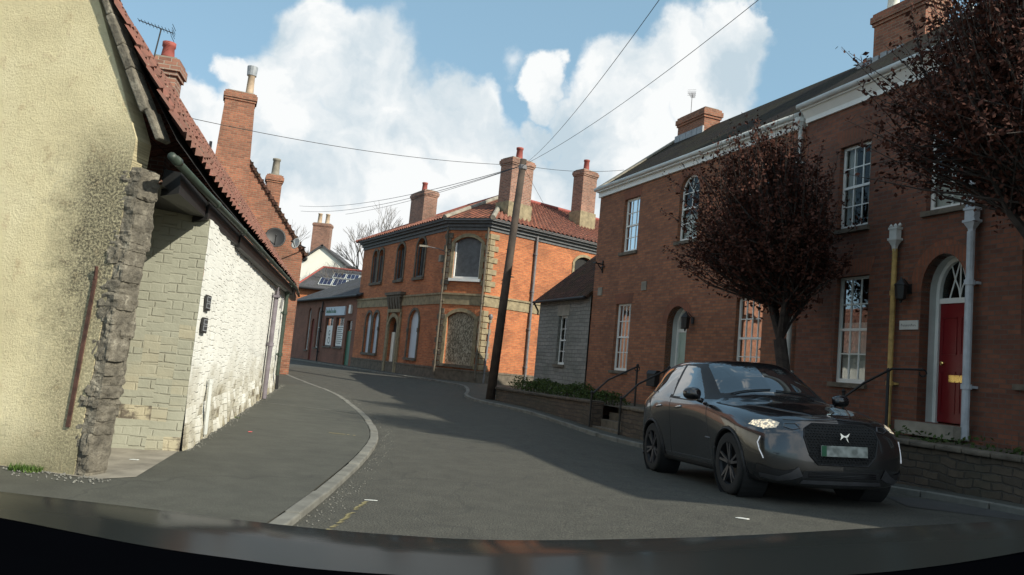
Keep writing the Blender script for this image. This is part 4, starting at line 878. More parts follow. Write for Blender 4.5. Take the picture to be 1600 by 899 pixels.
for (ops_, fr, f_) in ((gl_, FLf, 'g'), (ul_, FLf, 'u'), (gc_, CHf, 'gc'), (uc_, CHf, 'uc'), (ur_, FRf, 'ur')):
    for i, (a, b, z0_, z1_, r_) in enumerate(ops_):
        if f_ == 'g' and i == 2: continue
        lab = {'g': 'arched window closed with a white board tinted as skylit shade', 'u': 'empty dark arched window', 'gc': 'wide corner window closed with chipboard', 'uc': 'wide corner window with a dark board and white sill', 'ur': 'low dark arched side window'}[f_]
        mb = MB(); arc_band(mb, fr, a, b, z0_, z1_, r_, .13 if 'c' not in f_ else .16, .0, .045)
        if f_ == 'g' and i != 1: mb.box(fr, a - .15, a + .02, .0, .075, z1_ - r_ - .55, z1_ - r_ - .35)
        if f_ == 'g' and i != 0: mb.box(fr, b - .02, b + .15, .0, .075, z1_ - r_ - .55, z1_ - r_ - .35)
        wnd = mb.build('window', M['bathstone'] if 'c' in f_ or f_ == 'ur' else M['darkstone'], cbg); wnd['label'] = lab
        bm_ = {'g': M['board_skytint'], 'u': M['dark_room'], 'gc': M['osb'], 'uc': M['cornice_dark'], 'ur': M['dark_room']}[f_]
        dp = .12 if f_ != 'u' else .20
        mb = MB(); mb.prism(opening_poly(fr, a + .005, b - .005, z0_, z1_ - .005, r_, -dp), fr.n * -.03); mb.build('board' if f_ != 'u' else 'dark_opening', bm_, wnd)
        if f_ in ('u', 'ur', 'uc'):
            mb = MB(); fm_ = M['white_paint'] if f_ == 'uc' else M['cornice_dark']; t = .06
            mb.box(fr, a, a + t, -.11, -.04, z0_, z1_ - r_); mb.box(fr, b - t, b, -.11, -.04, z0_, z1_ - r_); mb.box(fr, a + t, b - t, -.11, -.04, z0_, z0_ + .09)
            if f_ == 'u': mb.box(fr, (a + b) / 2 - .02, (a + b) / 2 + .02, -.10, -.05, z0_ + .09, z1_ - r_)
            mb.build('frame', fm_, wnd)
        mb = MB(); mb.box(fr, a - .12, b + .12, .0, .11, z0_ - .13, z0_ - .002); mb.build('sill', M['white_paint'] if f_ in ('uc',) else M['darkstone'], wnd)
# doorway with carved hood
a, b, z0_, z1_, r_ = gl_[2]
mb = MB(); arc_band(mb, FLf, a, b, .25, z1_, r_, .2, .0, .10); mb.box(FLf, a - .34, a - .2, 0, .08, .25, 3.35); mb.box(FLf, b + .2, b + .34, 0, .08, .25, 3.35); mb.box(FLf, a - .26, b + .26, 0, .12, 3.33, 3.5); dw = mb.build('doorway', M['bathstone'], cbg); dw['label'] = 'stone arched doorway with a dark carved hood'
mb = MB(); mb.box(FLf, a - .5, b + .5, 0, .28, 4.20, 4.34); mb.box(FLf, a - .40, b + .40, 0, .20, 4.08, 4.20)
for k in range(5): mb.hexa([FLf(a - .3 + k * .36, 0, 3.52), FLf(a - .12 + k * .36, 0, 3.52), FLf(a - .12 + k * .36, .08, 3.52), FLf(a - .3 + k * .36, .08, 3.52), FLf(a - .36 + k * .36, 0, 4.08), FLf(a - .06 + k * .36, 0, 4.08), FLf(a - .06 + k * .36, .2, 4.08), FLf(a - .36 + k * .36, .2, 4.08)])
mb.build('hood', M['darkstone'], dw)
mb = MB(); mb.prism(opening_poly(FLf, a, b, .25, z1_, r_, -.215), FLf.n * -.03); mb.build('dark_opening', M['dark_room'], dw)
mb = MB(); mb.box(FLf, a + .02, a + .40, -.20, -.14, .3, 2.35); mb.build('open_door', M['cream'], dw)
# roof
def isect(p, d, q, e):
    den = d.x * e.y - d.y * e.x; t = ((q.x - p.x) * e.y - (q.y - p.y) * e.x) / den; return p + d * t
sL = 4.6; apx = isect(FLf(0, -sL, 0), FLf.d, FRf(0, -sL, 0), FRf.d); apx.z = 9.95
e = .40; zE = 7.46
eL0 = FLf(-.35, e, zE); eR1 = FRf(RL, e, zE)
eC = isect(FLf(0, e, zE), FLf.d, CHf(0, e, zE), CHf.d); eA = isect(CHf(0, e, zE), CHf.d, FRf(0, e, zE), FRf.d); eC.z = eA.z = zE
rL = FLf(3.6, -sL, apx.z); rR = FRf(RL, -sL, apx.z)
pantile_roof('roof_slope', cbg, [eA, eR1], [apx, rR], M['clay_red'], tw=.27, th=.30, wave=.04, lift=.035, sag=.01)
pantile_roof('roof_slope', cbg, [eL0, eC], [rL, apx], M['clay_red'], tw=.27, th=.30, wave=.04, lift=.035, sag=.01)
mb = MB(); mb.add([eL0, rL, FLf(-.35, -9.6, zE)], [(0, 1, 2)]); mb.add([eC, eA, apx], [(0, 1, 2)]); mb.add([eA + Vector((0,0,-.05)), eR1 + Vector((0,0,-.05)), rR + Vector((0,0,-.05)), apx + Vector((0,0,-.05))], [(0, 1, 2, 3)]); mb.add([eL0 + Vector((0,0,-.05)), eC + Vector((0,0,-.05)), apx + Vector((0,0,-.05)), rL + Vector((0,0,-.05))], [(0, 1, 2, 3)])
mb.add([rL, apx, rR, FRf(RL, -9.6, zE), FLf(-.35, -9.6, zE)], [(0, 1, 2, 3, 4)])
mb.build('roof', M['pantile'], cbg)
mb = MB()
for (p, q_) in ((eC, apx), (eA, apx)): mb.tube([p + Vector((0, 0, .02)), q_ + Vector((0, 0, .04))], .11, 8)
mb.build('hip_tiles', M['concrete'], cbg)['label'] = 'pale mortared hip tiles'
mb = MB(); mb.tube([apx + Vector((0, 0, .05)), rR + Vector((0, 0, .05))], .11, 8); mb.tube([apx + Vector((0, 0, .05)), rL + Vector((0, 0, .05))], .11, 8); mb.tube([eL0, rL + Vector((0, 0, .05))], .1, 8); mb.build('ridge_tiles', M['pot'], cbg)
p = at(805, 300, 35.2); chimney(cbg, (p.x, 35.2), (.778, .628), 1.28, .85, 7.3, at(806, 252, 35.2)[2], M['brick_chim'], pots=((.05, 0, .62),), potr=.17, stonebase=1.35, label='big chimney with a stone base and one red pot', capmat=M['concrete'])
p = at(913, 300, 40); chimney(cbg, (p.x, 40), (.778, .628), 1.0, .75, 8.6, at(913, 269, 40)[2], M['brick_chim'], pots=((0, 0, .62),), potr=.16, stonebase=.95)
p = at(662, 320, 43); chimney(cbg, (p.x, 43), (.5, -.866), 1.9, .8, 8.2, at(660, 302, 43)[2], M['brick_chim'], pots=((-.1, 0, .6),), potr=.16)
pipe(cbg, FRf, 2.62, .35, 7.2, M['grey_pipe'], r=.06, brackets=4); pipe(cbg, FLf, LL - .03, .5, 7.1, M['darkstone'], r=.05, brackets=3); pipe(cbg, CHf, CLn - .06, .5, 7.1, M['darkstone'], r=.045, brackets=3)
mb = MB(); mb.tube([FRf(-.0 + .32, .06, .3), FRf(.38, .06, 2.5)], .045, 8); mb.tube([FRf(.38, .06, 2.5), FRf(.40, .05, 3.2)], .025, 6); mb.lathe([(.08, 0), (.1, .1), (.06, .2)], FRf(.40, .06, 3.15), n=8); mb.build('service_pipe', M['grey_pipe'], cbg)
def bracket(name, fr, u, z, s, label):
    mb = MB(); mb.tube([fr(u, .0, z), fr(u, .45 * s, z + .02)], .022, 6); mb.tube([fr(u, 0, z - .35 * s), fr(u, .3 * s, z)], .016, 6); mb.tube([fr(u - .2 * s, .04, z - .12 * s), fr(u + .2 * s, .04, z - .12 * s)], .018, 6); mb.tube([fr(u, .03, z + .18 * s), fr(u, .03, z - .4 * s)], .022, 6); mb.tube([fr(u + .1, .45 * s, z + .02), fr(u - .1, .45 * s, z + .02)], .02, 6)
    return tag(mb.build(name, M['black_metal']), label, 'bracket')
bracket('iron_bracket', FRf, 1.05, 5.05, 1.0, 'black iron bracket high on the sunlit orange brick wall')
t = thing('street_lamp', 'small grey lamp arm fixed to the corner building at first floor', 'street lamp', FLf(LL - .5, 0, 6.1)); mb = MB(); mb.tube([FLf(LL - .35, .02, 6.05), FLf(LL - .4, .3, 6.12), FLf(LL - .7, .75, 6.18)], .022, 6); mb.build('arm', M['grey_pipe'], t)
mb = MB(); mb.hexa([FLf(LL - .7 + x, .72 + y, z) for z in (6.14, 6.22) for (x, y) in ((-.07, 0), (.07, .0), (-.10, .34), (-.22, .32))]); mb.build('lamp_head', M['concrete'], t)
mb = MB(); mb.box(FLf, LL - .48, LL - .24, .045, .22, 5.55, 5.85); mb.build('junction_box', M['concrete'], t)
mb = MB(); rn = random.Random(2)
for k in range(14): u = rn.uniform(8.5, 11.2); mb.box(FLf, u, u + .16, .087, .10, .45, .6)
# ---------------------------------------------------------------- stone annex
an = thing('stone_annex', 'low grey stone house with dark tiled roof beside the brown brick house', 'house', (2, 27, .4))
AN = frame((1.12, 28.8), (.369, -.929)); AL = 4.05
mb = MB(); wall(mb, AN, 0, AL, -.1, 3.78, [(1.72, 2.42, 1.42, 3.12, 0)], .18); mb.add([AN(0, 0, 0), AN(0, -5, 0), AN(0, -5, 3.8), AN(0, -2.1, 5.65), AN(0, 0, 3.78)], [(0, 1, 2, 3, 4)]); mb.build('wall', M['stone_wall'], an)
mb = MB(); slab(mb, [AN(-.12, .2, 3.72), AN(AL, .2, 3.72), AN(AL, -2.2, 5.78), AN(-.12, -2.2, 5.78)], .1); slab(mb, [AN(-.12, -2.2, 5.78), AN(AL, -2.2, 5.78), AN(AL, -5, 3.6), AN(-.12, -5, 3.6)], .1); mb.build('roof', M['tile_brown'], an)
mb = MB(); mb.tube([AN(-.12, .24, 3.66), AN(AL - .02, .24, 3.66)], .05, 8); mb.tube([AN(-.02, .24, 3.62), AN(-.02, .06, 3.35), AN(-.02, .06, 3.2)], .035, 6); mb.build('gutter', M['black_plastic'], an)
sash(an, AN, 1.72, 2.42, 1.42, 3.12, 2, 4, 0, w_=-.11, curtain=None, label='white sash window')
mb = MB(); mb.box(AN, 1.6, 2.54, 0, .012, 3.125, 3.5); mb.build('lintel', M['concrete'], an)
# ---------------------------------------------------------------- brick house, far half of the row
h1 = thing('brick_house', 'brown brick house with white gutter and pale green arched door, behind the car', 'house', (4.4, 20.6, .5))
HF = frame((2.66, 25.0), (.369, -.929)); HL = 9.45
wins = [(1.58, 2.48, 1.38, 3.40, 0), (4.42, 5.36, .72, 3.22, .47), (7.32, 8.26, 1.42, 3.32, 0), (1.62, 2.52, 4.98, 6.66, 0), (4.62, 5.52, 4.98, 6.80, .45), (7.35, 8.25, 4.98, 6.66, 0)]
mb = MB(); wall(mb, HF, 0, HL, -.1, 7.2, wins, .2)
mb.add([HF(0, 0, -.1), HF(0, -9, -.1), HF(0, -9, 7.2), HF(0, -2.9, 9.45), HF(0, 0, 7.2)], [(0, 1, 2, 3, 4)]); mb.add([HF(0, -9, -.1), HF(HL, -9, -.1), HF(HL, -9, 6), HF(0, -9, 6)], [(0, 1, 2, 3)])
mb.build('wall', M['brick_house'], h1)
for (a, b, z0_, z1_, r_) in wins:
    mb = MB()
    if r_: arc_band(mb, HF, a, b, z0_, z1_, r_, .24, 0, .006, legs=False)
    else: mb.hexa([HF(u, w_, z) for w_ in (0, .006) for (u, z) in ((a - .02, z1_ + .002), (b + .02, z1_ + .002), (b + .12, z1_ + .30), (a - .12, z1_ + .30))])
    mb.build('brick_arch', M['brick_arch'], h1)
mb = MB(); slab(mb, [HF(-.12, .12, 7.28), HF(HL, .12, 7.28), HF(HL, -2.9, 9.60), HF(-.12, -2.9, 9.60)], .1); slab(mb, [HF(-.12, -2.9, 9.60), HF(HL, -2.9, 9.60), HF(HL, -9.2, 5.8), HF(-.12, -9.2, 5.8)], .1); mb.build('roof', M['pantile_dark'], h1)
mb = MB(); k = 0
for k in range(13): 
    t = k / 13; w_ = .12 - 3.02 * t; z = 7.30 + 2.32 * t; mb.hexa([HF(u, w_ - d_, z + dz + h) for h in (0, .06) for (u, d_, dz) in ((-.16, 0, 0), (.22, 0, 0), (.22, .25, .19), (-.16, .25, .19))])
mb.build('verge_slabs', M['concrete'], h1)
mb = MB(); mb.box(HF, -.05, HL, .0, .06, 7.0, 7.16); mb.box(HF, -.05, HL, .06, .16, 7.16, 7.22); mb.build('eaves_board', M['white_paint'], h1)
mb = MB(); mb.tube([HF(-.12, .17, 7.26), HF(HL - .05, .17, 7.26)], .065, 10); mb.build('gutter', M['grey_paint'], h1, smooth=True)
sash(h1, HF, *wins[0][:4], 4, 4, 0, curtain='pink'); sash(h1, HF, *wins[2][:4], 4, 4, 0, curtain='full'); sash(h1, HF, *wins[3][:4], 3, 4, 0, curtain='sides'); sash(h1, HF, wins[4][0], wins[4][1], wins[4][2], wins[4][3], 2, 4, .45, curtain='half'); sash(h1, HF, *wins[5][:4], 3, 4, 0, curtain='sides')
def arched_door(house, fr, a, b, z0_, z1_, r_, mat, lab, dep=.42, trans=2.55):
    mb = MB(); pl = arc_pts(a, b, z1_ - r_, z1_)
    seq = [(a, z0_)] + pl + [(b, z0_)]
    for i in range(len(seq) - 1):
        (x0, h0), (x1, h1_) = seq[i], seq[i + 1]; mb.add([fr(x0, -.02, h0), fr(x1, -.02, h1_), fr(x1, -dep, h1_), fr(x0, -dep, h0)], [(0, 1, 2, 3)])
    rv = mb.build('door_reveal', M['grey_paint'], house)
    mb = MB(); arc_band(mb, fr, a + .07, b - .07, z0_, z1_ - .07, r_ - .07, .068, -dep, -dep + .08); mb.box(fr, a + .07, b - .07, -dep, -dep + .07, trans, trans + .09); df = mb.build('door_frame', M['white_paint'], house)
    mb = MB(); cu = (a + b) / 2; zc = trans + .09
    for q_ in (-.3, 0, .3):
        pts = [fr(cu + q_ * (b - a) * (1 - t * .9) * .75, -dep + .04, zc + (z1_ - .1 - zc) * t) for t in (0, .25, .5, .75, 1)]; mb.tube(pts, .013, 5)
    for q_ in (-1, 1): mb.tube([fr(cu + q_ * (b - a) * .10 * (1 - math.cos(t * 3)) , -dep + .04, zc + (z1_ - .15 - zc) * t) for t in (0, .3, .6, 1)], .012, 5)
    mb.build('fanlight_bars', M['white_paint'], df)
    mb = MB(); mb.prism([fr(a + .08, -dep + .02, zc), fr(b - .08, -dep + .02, zc)] + [fr(x, -dep + .02, h) for x, h in reversed(arc_pts(a + .08, b - .08, max(zc + .01, z1_ - r_), z1_ - .08))], fr.n * -.01); mb.build('fanlight', M['glass'], df)
    mb = MB(); mb.box(fr, a, b, -dep - .5, -dep - .45, z0_, z1_); mb.build('dark_hall', M['dark_room'], df)
    mb = MB(); mb.box(fr, a + .07, b - .07, -dep, -dep + .04, z0_ + .02, trans); dr = mb.build('door', mat, house); dr['label'] = lab
    mb = MB()
    for (pa, pb, pz0, pz1) in ((.14, .46, .15, .75), (.54, .86, .15, .75), (.14, .46, 1.0, 1.55), (.54, .86, 1.0, 1.55)):
        x0 = a + (b - a) * pa; x1 = a + (b - a) * pb; q0_ = z0_ + pz0 * (trans - z0_) / 1.75; q1_ = z0_ + pz1 * (trans - z0_) / 1.75
        for (A_, B_, Cc_, D_) in ((x0, x1, q0_, q0_ + .02), (x0, x1, q1_ - .02, q1_), (x0, x0 + .02, q0_, q1_), (x1 - .02, x1, q0_, q1_)): mb.box(fr, A_, B_, -dep + .04, -dep + .052, Cc_, D_)
    mb.build('panel_moulding', mat, dr); return dr
arched_door(h1, HF, 4.42, 5.36, .72, 3.22, .47, M['pale_door'], 'pale green front door in a white arched reveal')
pipe(h1, HF, HL - .18, .9, 6.95, M['grey_paint'], r=.05, w_=.11, hopper=True, brackets=4, label='white painted downpipe where the two brick houses meet')
mb = MB(); mb.box(HF, .36, .62, 0, .03, 3.72, 3.98); mb.build('vent_plate', M['concrete'], h1); mb = MB(); mb.box(HF, 3.0, 3.26, 0, .03, 3.74, 4.0); mb.build('vent_plate', M['concrete'], h1)
bracket('iron_bracket', HF, .55, 4.72, .7, 'small black iron bracket on the brown brick wall by the stone annex')
p = HF(1.05, -2.9, 0); cz1 = at(1070, 178, p.y)[2]; ch_ = chimney(h1, (p.x, p.y), (.369, -.929), 1.5, .62, 8.4, cz1, M['brick_gable'], pots=(), label='short wide brick stack on the ridge')
mb = MB()
for k in range(5): mb.box(HF, .30 + k * .32 - .02, .30 + (k + 1) * .32 - .04, -2.56, -2.50, 9.15 + .02 * (k % 2), 9.52); 
mb.build('lead_flashing', M['lead'], ch_)
b_ = HF(.55, -2.9, cz1 + .02); yagi('television_aerial', b_, b_ + Vector((0, 0, .85)), (.3, .9, 0), .5, 'small aerial on a mast standing on the ridge stack of the far brick house', .8)
# ---------------------------------------------------------------- brick house, near half
h2 = thing('brick_house', 'plum brick house with red arched door and deep white cornice, at the right edge', 'house', (8, 10, .7))
KF = frame(HF(HL + .02, .10, 0), (.313, -.950)); KLn = 15.0
w2 = [(1.12, 1.96, 1.50, 3.56, 0), (3.16, 4.06, .94, 3.78, .62), (5.0, 5.95, 1.66, 3.68, 0), (1.04, 1.86, 4.52, 6.22, 0), (3.20, 4.05, 4.55, 6.45, .42), (5.1, 5.95, 4.6, 6.3, 0), (7.6, 8.5, 1.6, 3.6, 0), (7.6, 8.5, 4.6, 6.3, 0), (11, 11.9, 1.6, 3.6, 0), (11, 11.9, 4.6, 6.3, 0)]
mb = MB(); wall(mb, KF, 0, KLn, -.1, 7.25, w2, .2)
mb.add([KF(KLn, 0, -.1), KF(KLn, -9, -.1), KF(KLn, -9, 7), KF(KLn, -3, 9.7), KF(KLn, 0, 7.3)], [(0, 1, 2, 3, 4)]); mb.add([KF(0, 0, 0), KF(0, -.3, 0), KF(0, -.3, 7.3), KF(0, 0, 7.3)], [(0, 1, 2, 3)]); mb.add([KF(0, -9, -.1), KF(KLn, -9, -.1), KF(KLn, -9, 7), KF(0, -9, 7)], [(0, 1, 2, 3)])
mb.build('wall', M['brick_house2'], h2)
for (a, b, z0_, z1_, r_) in w2:
    mb = MB()
    if r_: arc_band(mb, KF, a, b, z0_, z1_, r_, .24, 0, .006, legs=False)
    else: mb.hexa([KF(u, w_, z) for w_ in (0, .006) for (u, z) in ((a - .02, z1_ + .002), (b + .02, z1_ + .002), (b + .14, z1_ + .34), (a - .14, z1_ + .34))])
    mb.build('brick_arch', M['brick_arch'], h2)
mb = MB(); slab(mb, [KF(-.05, .20, 7.42), KF(KLn + .1, .20, 7.42), KF(KLn + .1, -3.0, 9.72), KF(-.05, -3.0, 9.72)], .1); slab(mb, [KF(-.05, -3.0, 9.72), KF(KLn + .1, -3.0, 9.72), KF(KLn + .1, -9.2, 6), KF(-.05, -9.2, 6)], .1); mb.build('roof', M['pantile_dark'], h2)
mb = MB(); mb.box(KF, -.02, KLn, .0, .05, 7.02, 7.12); mb.hexa([KF(u, w_, z) for (z, ww) in ((7.12, .05), (7.28, .15)) for (u, w_) in ((-.03, 0), (KLn, 0), (KLn, ww), (-.03, ww))]); mb.box(KF, -.04, KLn, 0, .19, 7.28, 7.32); mb.build('cornice', M['white_paint'], h2)
mb = MB(); mb.tube([KF(-.08, .22, 7.37), KF(KLn, .22, 7.37)], .06, 10); mb.build('gutter', M['grey_paint'], h2, smooth=True)
cur = ['full', None, 'sides', 'sides', 'half', 'sides', 'sides', None, 'half', None]
for i, (a, b, z0_, z1_, r_) in enumerate(w2):
    if i == 1: continue
    sash(h2, KF, a, b, z0_, z1_, 3 if not r_ else 2, 4, r_, curtain=cur[i])
arched_door(h2, KF, 3.16, 4.06, .94, 3.78, .62, M['red_door'], 'red panelled front door with brass letter plate', trans=2.98)
dr = [o for o in h2.children if o.name.startswith('door') and 'red' in o.get('label', '')][0]
mb = MB(); mb.box(KF, 3.46, 3.74, -.375, -.355, 1.66, 1.74); mb.box(KF, 3.44, 3.76, -.378, -.368, 1.64, 1.76); mb.build('letter_plate', M['brass'], dr); mb = MB(); mb.lathe([(.03, 0), (.035, .04), (.02, .05)], KF(3.32, -.375, 1.95), KF.n, 10); mb.build('door_knob', M['brass'], dr)
mb = MB(); mb.box(KF, 3.05, 4.2, -.42, .35, .72, .93); mb.build('doorstep', M['concrete'], h2)
pipe(h2, KF, 2.66, .74, 3.95, M['brass_pipe'], r=.045, w_=.11, brackets=2, label='ochre painted downpipe', )
def hopper(parent, fr, u, z, mat, s=1):
    mb = MB()
    for (z0_, z1_, a0, a1) in ((0, .10, .05, .07), (.10, .2, .07, .15), (.2, .24, .17, .17), (.24, .40, .13, .13), (.40, .44, .16, .16)): mb.hexa([fr(u + x * a * s, .12 + y * a * s * .7, z + zz) for (zz, a) in ((z0_, a0), (z1_, a1)) for (x, y) in ((-1, -1), (1, -1), (1, 1), (-1, 1))])
    for k in (-1, 0, 1): mb.lathe([(.02, 0), (.035, .03), (.01, .07)], fr(u + k * .1, .12, z + .44), n=6)
    mb.build('hopper', mat, parent)
hopper(h2, KF, 2.66, 3.90, M['grey_paint'], .62); pipe(h2, KF, 4.22, .74, 4.05, M['blue_pipe'], r=.06, w_=.13, brackets=2, label='pale blue grey downpipe beside the red door'); hopper(h2, KF, 4.22, 4.0, M['blue_pipe'], .68)
mb = MB(); mb.tube([KF(4.22, .13, 4.4), KF(4.22, .13, 6.9), KF(4.22, .22, 7.3)], .04, 8); mb.build('downpipe', M['blue_pipe'], h2)
mb = MB(); a_ = at(1443, 0, 10.9); mb.tube([KF(4.2, .24, 7.32), KF(4.2, .26, 7.6), KF(4.1, .16, 7.8), KF(4.05, .05, 9.2)], 0.043, 10); mb.build('soil_pipe', M['grey_paint'], h2, smooth=True)
p = HF(9.30, -2.95, 0); czt = at(1385, -8, p.y)[2]; ch2_ = chimney(h2, (p.x, p.y), (.369, -.929), 1.45, .7, 8.6, czt - .25, M['brick_gable'], pots=((-.5, 0, .5), (.5, 0, .5)), potmat=M['cream'], potr=.15, label='broad brick stack with two cream pots and stepped lead flashing')
mb = MB()
for k in range(8): mb.box(HF, 8.2 + k * .235, 8.2 + k * .235 + .18, -2.53, -2.48, 9.20, 9.42 + .03 * (k % 2))
for k in range(4): mb.box(HF, 8.14, 8.19, -2.95 + k * .12, -2.87 + k * .12, 9.2, 9.62 - k * .07)
mb.build('lead_flashing', M['lead'], ch2_)
# name plate and lanterns
t = thing('name_plate', 'small white house name plate beside the red door', 'sign', KF(2.93, 0, 2.6)); mb = MB(); mb.box(KF, 2.74, 3.14, .004, .022, 2.50, 2.66); mb.build('plate', M['grey_paint'], t)
mb = MB(); u = 2.78
for k in range(9):
    mb.tube([KF(u + x, .024, 2.555 + z) for (x, z) in ((0, .02), (.012, .045 if k in (0, 6) else .03), (.022, .0), (.034, .015))], .0035, 4); u += .036
mb.build('lettering', M['cornice_dark'], t)
def lantern(fr, u, z, label, s=1.0):
    t = thing('wall_lantern', label, 'lantern', fr(u, 0, z)); mb = MB(); mb.box(fr, u - .05 * s, u + .05 * s, 0, .03, z - .05, z + .12); mb.tube([fr(u, .02, z + .1), fr(u, .14 * s, z + .20 * s), fr(u, .2 * s, z + .13 * s)], .012, 6); mb.build('bracket', M['black_metal'], t)
    mb = MB(); c_ = fr(u, .2 * s, z - .18 * s); mb.lathe([(.05 * s, 0), (.085 * s, .02), (.105 * s, .25 * s), (.12 * s, .26 * s), (.03 * s, .36 * s), (.015, .40 * s)], c_, n=6); mb.lathe([(.015, -.06), (.03, 0)], c_, n=6); mb.build('lamp_housing', M['black_metal'], t)
lantern(HF, 5.62, 2.78, 'black wall lantern beside the pale green door', 1.15); lantern(KF, 2.92, 3.18, 'black wall lantern beside the red door')
mb = MB(); mb.box(HF, 3.86, 4.26, .0, .16, 1.02, 1.36); mb.hexa([HF(u, w_, z) for (z, d_) in ((1.36, 0), (1.46, -.06)) for (u, w_) in ((3.84, 0), (4.28, 0), (4.28, .18 + d_), (3.84, .18 + d_))]); mb.box(HF, 3.93, 4.19, .16, .17, 1.26, 1.29); tag(mb.build('letter_box', M['black_metal'], bevel=.008), 'black metal letter box fixed to the wall left of the pale green door', 'letter box')
# ---------------------------------------------------------------- low garden wall, hedge, steps, handrails
def lw_strip(mb, ya, yb, th, top, z0, cap=False):
    ys_ = np.linspace(ya, yb, max(2, int(abs(ya - yb) / .35) + 1)); rn = random.Random(int(ya * 10))
    for i in range(len(ys_) - 1):
        y0, y1 = ys_[i], ys_[i + 1]; j = rn.uniform(-.008, .008)
        a, b = LW(y0, .05 if cap else 0), LW(y1 + (.012 if cap else 0), .05 if cap else 0); c_, d_ = LW(y1 + (.012 if cap else 0), -th), LW(y0, -th); tp = (lambda y: top(y) + (j if cap else 0)); q = [(a, y0), (b, y1), (c_, y1), (d_, y0)]
        mb.hexa([(p[0], p[1], (gz(p[0], p[1]) - .25) if not cap else top(yy)) for p, yy in q] + [(p[0], p[1], tp(yy) + (.07 if cap else 0)) for p, yy in q])
for (ya, yb, lab) in ((24.8, 18.75, 'low brown rubble stone wall in front of the hedge, left of the handrails'), (17.45, -5.5, 'long low dark stone wall behind the car, running out of the right edge')):
    t = thing('garden_wall', lab, 'wall', (LW(ya)[0], LW(ya)[1], 0)); mb = MB(); lw_strip(mb, ya, yb, .3, topz, 0); mb.build('stonework', M['low_wall'], t); mb = MB(); lw_strip(mb, ya, yb, .34, topz, 0, True); mb.build('coping', M['low_wall'] if ya > 20 else M['darkstone'], t, bevel=.02)
t = thing('garden_steps', 'short flight of dark stone steps through the gap in the low wall', 'steps', (LW(18)[0], LW(18)[1], 0))
for k in range(4):
    mb = MB(); a, b = LW(18.72, -.02 - k * .22), LW(17.48, -.02 - k * .22); c_, d_ = LW(17.48, -1.5), LW(18.72, -1.5); z1_ = -.19 + .175 * (k + 1)
    mb.hexa([(p[0], p[1], gz(p[0], p[1]) - .1) for p in (a, b, c_, d_)] + [(p[0], p[1], z1_) for p in (a, b, c_, d_)]); mb.build('step', M['darkstone'], t, bevel=.015)
def rail(label, pts_low, pts_hi, posts):
    t = thing('handrail', label, 'handrail', posts[0][0]); mb = MB(); mb.tube(pts_hi, .022, 6); e = Vector(pts_hi[-1]); 
    mb.tube([e + Vector((math.sin(a) * .06 - .0, 0, -.06 + math.cos(a) * .06)) for a in np.linspace(0, 5, 10)], .014, 5); mb.build('rail', M['black_metal'], t)
    for (a, b) in posts:
        mb = MB(); mb.tube([a, b], .026, 6); mb.lathe([(.03, 0), (.04, .03), (.01, .07)], b, n=8); mb.build('post', M['black_metal'], t)
def P3(x, y, z): return Vector((x, y, z))
for (yy, lab) in ((18.72, 'left black iron handrail at the garden steps'), (17.42, 'right black iron handrail at the garden steps')):
    a = LW(yy, .06); b = LW(yy, -1.15); za = gz(*a); A_ = P3(a[0], a[1], za); B_ = P3(b[0], b[1], .5)
    rail(lab, None, [A_ + P3(0, 0, .86), A_.lerp(B_, .35) + P3(0, 0, 1.02), B_ + P3(0, 0, 1.0)], [(A_, A_ + P3(0, 0, .88)), (B_, B_ + P3(0, 0, 1.0))])
A_ = KF(2.5, .9, .70); B_ = KF(3.35, .35, .74)
rail('black iron handrail curving up to the red door', None, [KF(2.45, 1.15, 1.18), KF(2.5, .95, 1.22), KF(2.75, .75, 1.50), KF(3.1, .5, 1.78), KF(3.5, .25, 1.80)], [(KF(2.5, .95, .70), KF(2.5, .95, 1.30)), (KF(3.05, .53, .72), KF(3.05, .53, 1.72))])
def leafcloud(mb, pts, rn, size, n_each=1):
    for p in pts:
        a = rn.uniform(0, 6.28); b = rn.uniform(-.9, 1.3); d1 = Vector((math.cos(a) * math.cos(b), math.sin(a) * math.cos(b), math.sin(b))); d2 = d1.cross(Vector((rn.uniform(-1, 1), rn.uniform(-1, 1), rn.uniform(-1, 1)))).normalized(); s = size * rn.uniform(.45, 1.5)
        mb.add([p, p + d1 * s * .5 + d2 * s * .28, p + d1 * s, p + d1 * s * .5 - d2 * s * .28], [(0, 1, 2, 3)])
rn = random.Random(12); mb = MB(); pts = []
for k in range(9000):
    y = rn.uniform(18.9, 24.6); off = rn.uniform(-1.15, -.32); edge = min(-.32 - off, off + 1.15) / .42; hgt = .52 + (.30 + .07 * math.sin(y * 3.1) + .05 * math.sin(y * 7.7)) * min(1, .45 + edge) * sstep(18.7, 19.3, y); a = LW(y, off); z = hgt - abs(rn.gauss(0, .05)) if rn.random() < .7 else rn.uniform(.5, hgt); pts.append(Vector((a[0], a[1], z)))
leafcloud(mb, pts, rn, .05)
t = thing('hedge', 'low clipped dark green hedge on top of the low stone wall', 'hedge', (LW(21)[0], LW(21)[1], .5)); mb.build('foliage', M['leaf_hedge'], t, fixn=False); mb = MB()
for k in range(40): y = 19 + k * .14; a = LW(y, -.7); mb.tube([(a[0], a[1], .45), (a[0] + rn.uniform(-.1, .1), a[1], .72)], .012, 4)
mb.build('stems', M['bark'], t)
mb = MB(); pts = []
for k in range(900):
    y = rn.uniform(6, 13.5); off = rn.uniform(-1.6, -.4); a = LW(y, off); pts.append(Vector((a[0], a[1], .70 + rn.uniform(0, .14) * (math.sin(y * 5) * .5 + .6))))
leafcloud(mb, pts, rn, .06); tag(mb.build('ground_cover', M['leaf_hedge'], fixn=False), 'straggling low plants on the terrace at the foot of the plum brick house', 'plants', kind='stuff')
